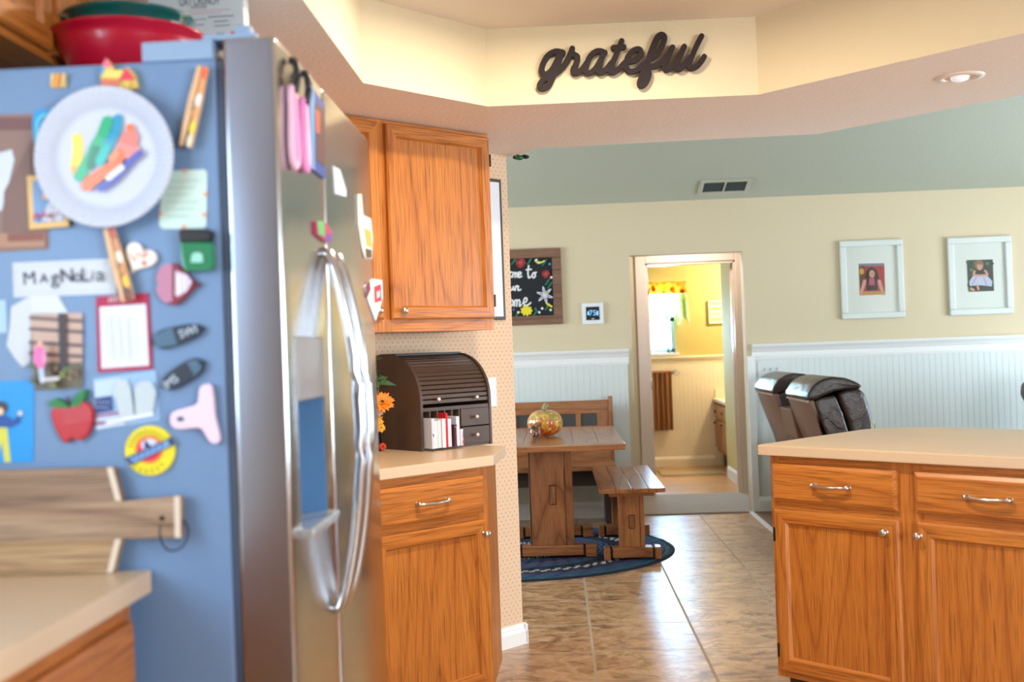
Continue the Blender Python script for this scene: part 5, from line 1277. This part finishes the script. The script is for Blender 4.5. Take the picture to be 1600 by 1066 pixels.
MB().prism([(1.462, .845), (1.50, .66), (1.59, .40), (1.66, .40), (1.58, .70), (1.54, .845)], 6.95, 7.31, LEATHER2, 'y', .01).build('console_back', lv)
for a, b in ((6.36, 6.94), (7.32, 7.94)): MB().box((1.72, a, .25), (2.36, b, .47), LEATHER, .05, 4, True).build('seat_cushion', lv)
for a, b in ((6.16, 6.345), (7.955, 8.12)): MB().box((1.66, a, .10), (2.34, b, .60), LEATHER, .05, 4, True).build('armrest', lv)
MB().box((1.66, 6.2, .014), (2.30, 8.1, .25), LEATHER, .01).build('base', lv)
rc = thing('recliner_chair', 'dark leather recliner cut off by the right edge behind the island', 'recliner', rot=(0, 0, 0))
rcx0 = onY(1588, 640, 7.5).x
MB().prism([(rcx0+.03, .12), (rcx0+.02, .80), (rcx0+.05, .84), (rcx0+.16, .84), (rcx0+.22, .6), (rcx0+.22, .12)], 6.9, 7.1, LEATHER, 'y', .02, 3, True).build('armrest', rc)
MB().prism([(rcx0+.05, .80), (rcx0+.02, .86), (rcx0+.03, .93), (rcx0+.12, 1.0), (rcx0+.8, 1.02), (rcx0+.85, .5), (rcx0+.1, .5)], 7.1, 7.5, LEATHER, 'y', .03, 3, True).build('backrest', rc)
MB().box((rcx0+.2, 6.75, .2), (rcx0+.8, 7.2, .48), LEATHER, .05, 3, True).build('seat_cushion', rc)
MB().box((rcx0+.06, 6.8, .014), (rcx0+.8, 7.5, .25), LEATHER, .01).build('base', rc)
# little sprig standing on the near sofa arm
sp_ = thing('leaf_sprig', 'small pale green sprig peeking out beside the near recliner back', 'plant', (onY(1362, 664, 6.25).x, 6.25, .6005))
MB().lathe([(0, 0), (.022, 0), (.028, .05), (.024, .05), (.02, .006), (0, .006)], P((90, 100, 70), .6)).build('pot', sp_)
lf = MB().tube([(0, 0, .01), (.004, 0, .10), (.012, 0, .21)], .004, P((206, 200, 160), .7), 6)
leaf(lf, (0, 0, .09), (.03, -.01, .14), .010); leaf(lf, (0, 0, .07), (-.03, -.01, .13), .010); leaf(lf, (.004, 0, .10), (.022, .01, .20), .007); leaf(lf, (.0, 0, .06), (.035, .0, .10), .011)
lf.build('foliage', sp_)
# ================================================================== BATHROOM THINGS
cv0, cv1 = wx0-.12, bs(1072, 480).x
ztop_, zbot_ = bs(1040, 444).z, bs(1040, 497).z
def curtain():
    m, t, b = newmat('sunflower_valance'); g = G(t)
    tc = g.n('ShaderNodeTexCoord'); sp = g.n('ShaderNodeSeparateXYZ'); g.l(tc.outputs['Object'], sp.inputs[0])
    vo = g.n('ShaderNodeTexVoronoi'); vo.inputs['Scale'].default_value = 16; g.l(tc.outputs['Object'], vo.inputs['Vector'])
    top = g.math('GREATER_THAN', sp.outputs[2], -.10)
    fl = g.ramp(vo.outputs['Distance'], [(.0, (92, 46, 16)), (.3, (140, 70, 20)), (.42, (226, 150, 30)), (.7, (246, 206, 90))])
    lo = g.ramp(g.noise(tc.outputs['Object'], 9, 3), [(.4, (244, 244, 226)), (.55, (206, 226, 180)), (.68, (160, 196, 140))])
    g.l(g.mix(top, lo, fl), b.inputs['Base Color']); b.inputs['Roughness'].default_value = .9
    tl_ = g.n('ShaderNodeBsdfTranslucent'); g.l(g.mix(top, lo, fl), tl_.inputs[0]); mx = g.n('ShaderNodeMixShader'); mx.inputs[0].default_value = .55
    g.l(b.outputs[0], mx.inputs[1]); g.l(tl_.outputs[0], mx.inputs[2]); g.l(mx.outputs[0], t.nodes['Material Output'].inputs[0]); return m
CUR = curtain()
ctn = thing('curtain_valance', 'sunflower print valance gathered over the bathroom window', 'curtain', ((cv0+cv1)/2, YV-.05, ztop_))
cw_, chh = cv1-cv0, ztop_-zbot_
vv, ff = [], []; NX, NZ = 90, 12
for j in range(NZ+1):
    for i in range(NX+1):
        x = -cw_/2+cw_*i/NX; fz = j/NZ; sw_ = .35+.65*fz
        drop = chh*(1.0+.10*math.sin(i*.5)+(.18 if i > NX*.86 else 0))
        vv.append((x*(1+.05*fz*(i/NX)), .016*sw_*math.sin(i*.62)+.008*math.sin(i*.23)-.02*fz, .02-drop*fz))
for j in range(NZ):
    for i in range(NX): a = j*(NX+1)+i; ff.append((a, a+1, a+NX+2, a+NX+1))
cm = MB().add(vv, ff, CUR, True).build('fabric', ctn)
sdm = cm.modifiers.new('s', 'SOLIDIFY'); sdm.thickness = .002
MB().tube([(-cw_/2-.02, .03, .0), (cw_/2, .03, .0)], .006, WHITE).tube([(cw_/2, .03, 0), (cw_/2, .049, 0)], .006, WHITE).build('rod', ctn)
# small picture
a, b = bs(1106, 470), bs(1109, 506)
pcx = thing('wall_picture', 'small cream canvas picture on the yellow bathroom wall', 'picture', (a.x, YV, b.z))
MB().box((0, -.03, 0), (.33, -.001, a.z-b.z), P((246, 232, 196), .6), .003).build('canvas', pcx)
pcm = MB()
for k, c in enumerate(((214, 172, 110), (236, 210, 150), (206, 160, 90), (224, 186, 120))): pcm.box((.02, -.032, .03+k*.055), (.31, -.0301, .06+k*.055), P(c, .7))
pcm.build('print', pcx)
# towel and hook
t0, t1 = bs(1015, 581), bs(1051, 671)
TOW = P((136, 90, 58), .95, 0, 'brown_terry', bump=.8, bscale=300)
tb = thing('towel_bar', 'metal towel bar on the bathroom wainscot behind the brown towel', 'towel bar', (t0.x, YV, t0.z-.012))
MB().tube([(-.3, -.06, 0), (.22, -.06, 0)], .008, NICKEL).build('bar', tb)
for x in (-.3, .22): MB().lathe([(.008, .06), (.008, .025), (.022, .02), (.022, .0145)], NICKEL, (x, 0, 0), 16, axis='y').build('bracket', tb)
tw = MB(); NX = 30; W_ = t1.x-t0.x; H_ = t0.z-t1.z
outl_ = [(x*W_/NX, -.078-.010*math.sin(x*.9)-.006*math.sin(x*.37)) for x in range(NX+1)]; inn = [(p[0], -.050+.0*p[0]) for p in outl_[::-1]]
tw.prism(outl_+inn, -H_+.012, -.005, TOW, 'z')
tw.prism([(-.06-.026*math.cos(math.pi*k/10), -.006+.026*math.sin(math.pi*k/10)) for k in range(11)]+[(-.06+.012*math.cos(math.pi*k/10), -.006+.012*math.sin(math.pi*k/10)) for k in range(11)], 0, W_, TOW, 'x')
tag(tw.build('towel', loc=(t0.x, YV, t0.z-.012)), 'brown towel hanging below the bathroom window', 'towel')
hp = bs(1055, 580)
hk2 = thing('wall_hook', 'curved metal wall hook right of the brown towel', 'hook', (hp.x, YV-.014, hp.z))
MB().lathe([(.02, .006), (.02, 0)], NICKEL, (0, 0, 0), 16, axis='y').lathe([(0, .0062), (.02, .006)], NICKEL, (0, 0, 0), 16, axis='y').build('base', hk2)
MB().tube(catmull([(0, -.006, .01), (-.004, -.03, -.02), (.004, -.045, -.035), (.03, -.05, -.03), (.045, -.05, .0)], 4), .006, NICKEL).build('prong', hk2)
# bottle on the sill
bp_ = bs(1047, 545)
bt2 = thing('bottle', 'small teal bottle on the bathroom window sill', 'bottle', (bp_.x-.02, YV-.01, wzb))
MB().lathe([(0, 0), (.022, 0), (.024, .02), (.018, .04), (.008, .05), (.007, .075), (0, .076)], P((40, 130, 140), .2)).build('body', bt2)
MB().lathe([(.007, .076), (.007, .10), (0, .102)], P((60, 80, 90), .4)).build('cap', bt2)
# vanity
vx = bs(1119, 650).x
vn = thing('bathroom_vanity', 'oak bathroom vanity on the right inside the bathroom', 'vanity', (vx, YV-.016, 0), -math.pi/2)
# local x = -Y (towards the camera), local y = +X
VW = .92; vz = bs(1120, 622).z
MB().box((.0, .0, .16), (VW, .54, vz-.03), BATHOAK).box((0, .06, .005), (VW, .54, .16), P((70, 46, 30), .6)).build('body', vn)
for k in range(2):
    x0 = .02+k*.45; dd = MB().box((x0, -.02, .20), (x0+.43, -.001, vz-.22), BATHOAK, .004).box((x0+.05, -.024, .25), (x0+.38, -.02, vz-.27), BATHOAK, .004).build('door', vn)
    MB().lathe([(0, .022), (.012, .018), (.008, .006), (.005, 0)], P((50, 44, 40), .4, .7), (x0+.05, -.02, vz-.25), 14, axis='y').build('knob', dd)
    dw = MB().box((x0, -.02, vz-.20), (x0+.43, -.001, vz-.06), BATHOAK, .004).build('drawer', vn)
    MB().lathe([(0, .022), (.012, .018), (.008, .006), (.005, 0)], P((50, 44, 40), .4, .7), (x0+.10, -.02, vz-.13), 14, axis='y').build('knob', dw)
MB().box((-.0, -.03, vz-.03), (VW+.02, .56, vz), P((240, 226, 206), .2), .004).build('countertop', vn)
MB().box((-.0, -.01, vz), (.018, .56, vz+.10), P((240, 226, 206), .25), .003).build('backsplash', vn)
# bath mat
bm0 = onZ(1118, 738, .006)
mb = MB(); NXm = 26
mb.box((0, 0, 0), (.62, .48, .014), carpet('tan_bath_mat', (150, 116, 76), (206, 176, 130)), .006)
fr_ = MB()
for i in range(30): fr_.box((.01+i*.0205, -.03, .0), (.02+i*.0205, .002, .006), P((196, 170, 130), .9))
bmo = thing('bath_mat', 'tan fringed bath mat on the bathroom floor by the vanity', 'bath mat', (vx-.67, bm0.y-.20, .0045))
mb.build('pile', bmo); fr_.build('fringe', bmo)
# vanity lamp
vl = thing('vanity_light', 'warm vanity light bar above the bathroom mirror side', 'wall lamp', (2.298, 11.0, 1.95), math.pi/2)
MB().box((-.3, .0, -.05), (.3, .03, .05), NICKEL, .004).build('backplate', vl)
for k in range(3):
    x = -.2+k*.2
    MB().lathe([(0, -.06), (.05, -.05), (.058, 0), (.05, .05), (0, .06)], P((255, 224, 176), .4, 0, 'vanity_globe', emit=7), (x, .085, 0), 20).build('globe', vl)
    MB().tube([(x, .03, 0), (x, .05, 0)], .012, NICKEL).build('stem', vl)
bl = bpy.data.lights.new('vanity_lamp', 'POINT'); bl.energy = 78; bl.color = (1., .82, .56); bl.shadow_soft_size = .07
bo2 = bpy.data.objects.new('vanity_lamp', bl); COL.objects.link(bo2); bo2.location = (2.12, 11.0, 1.95)
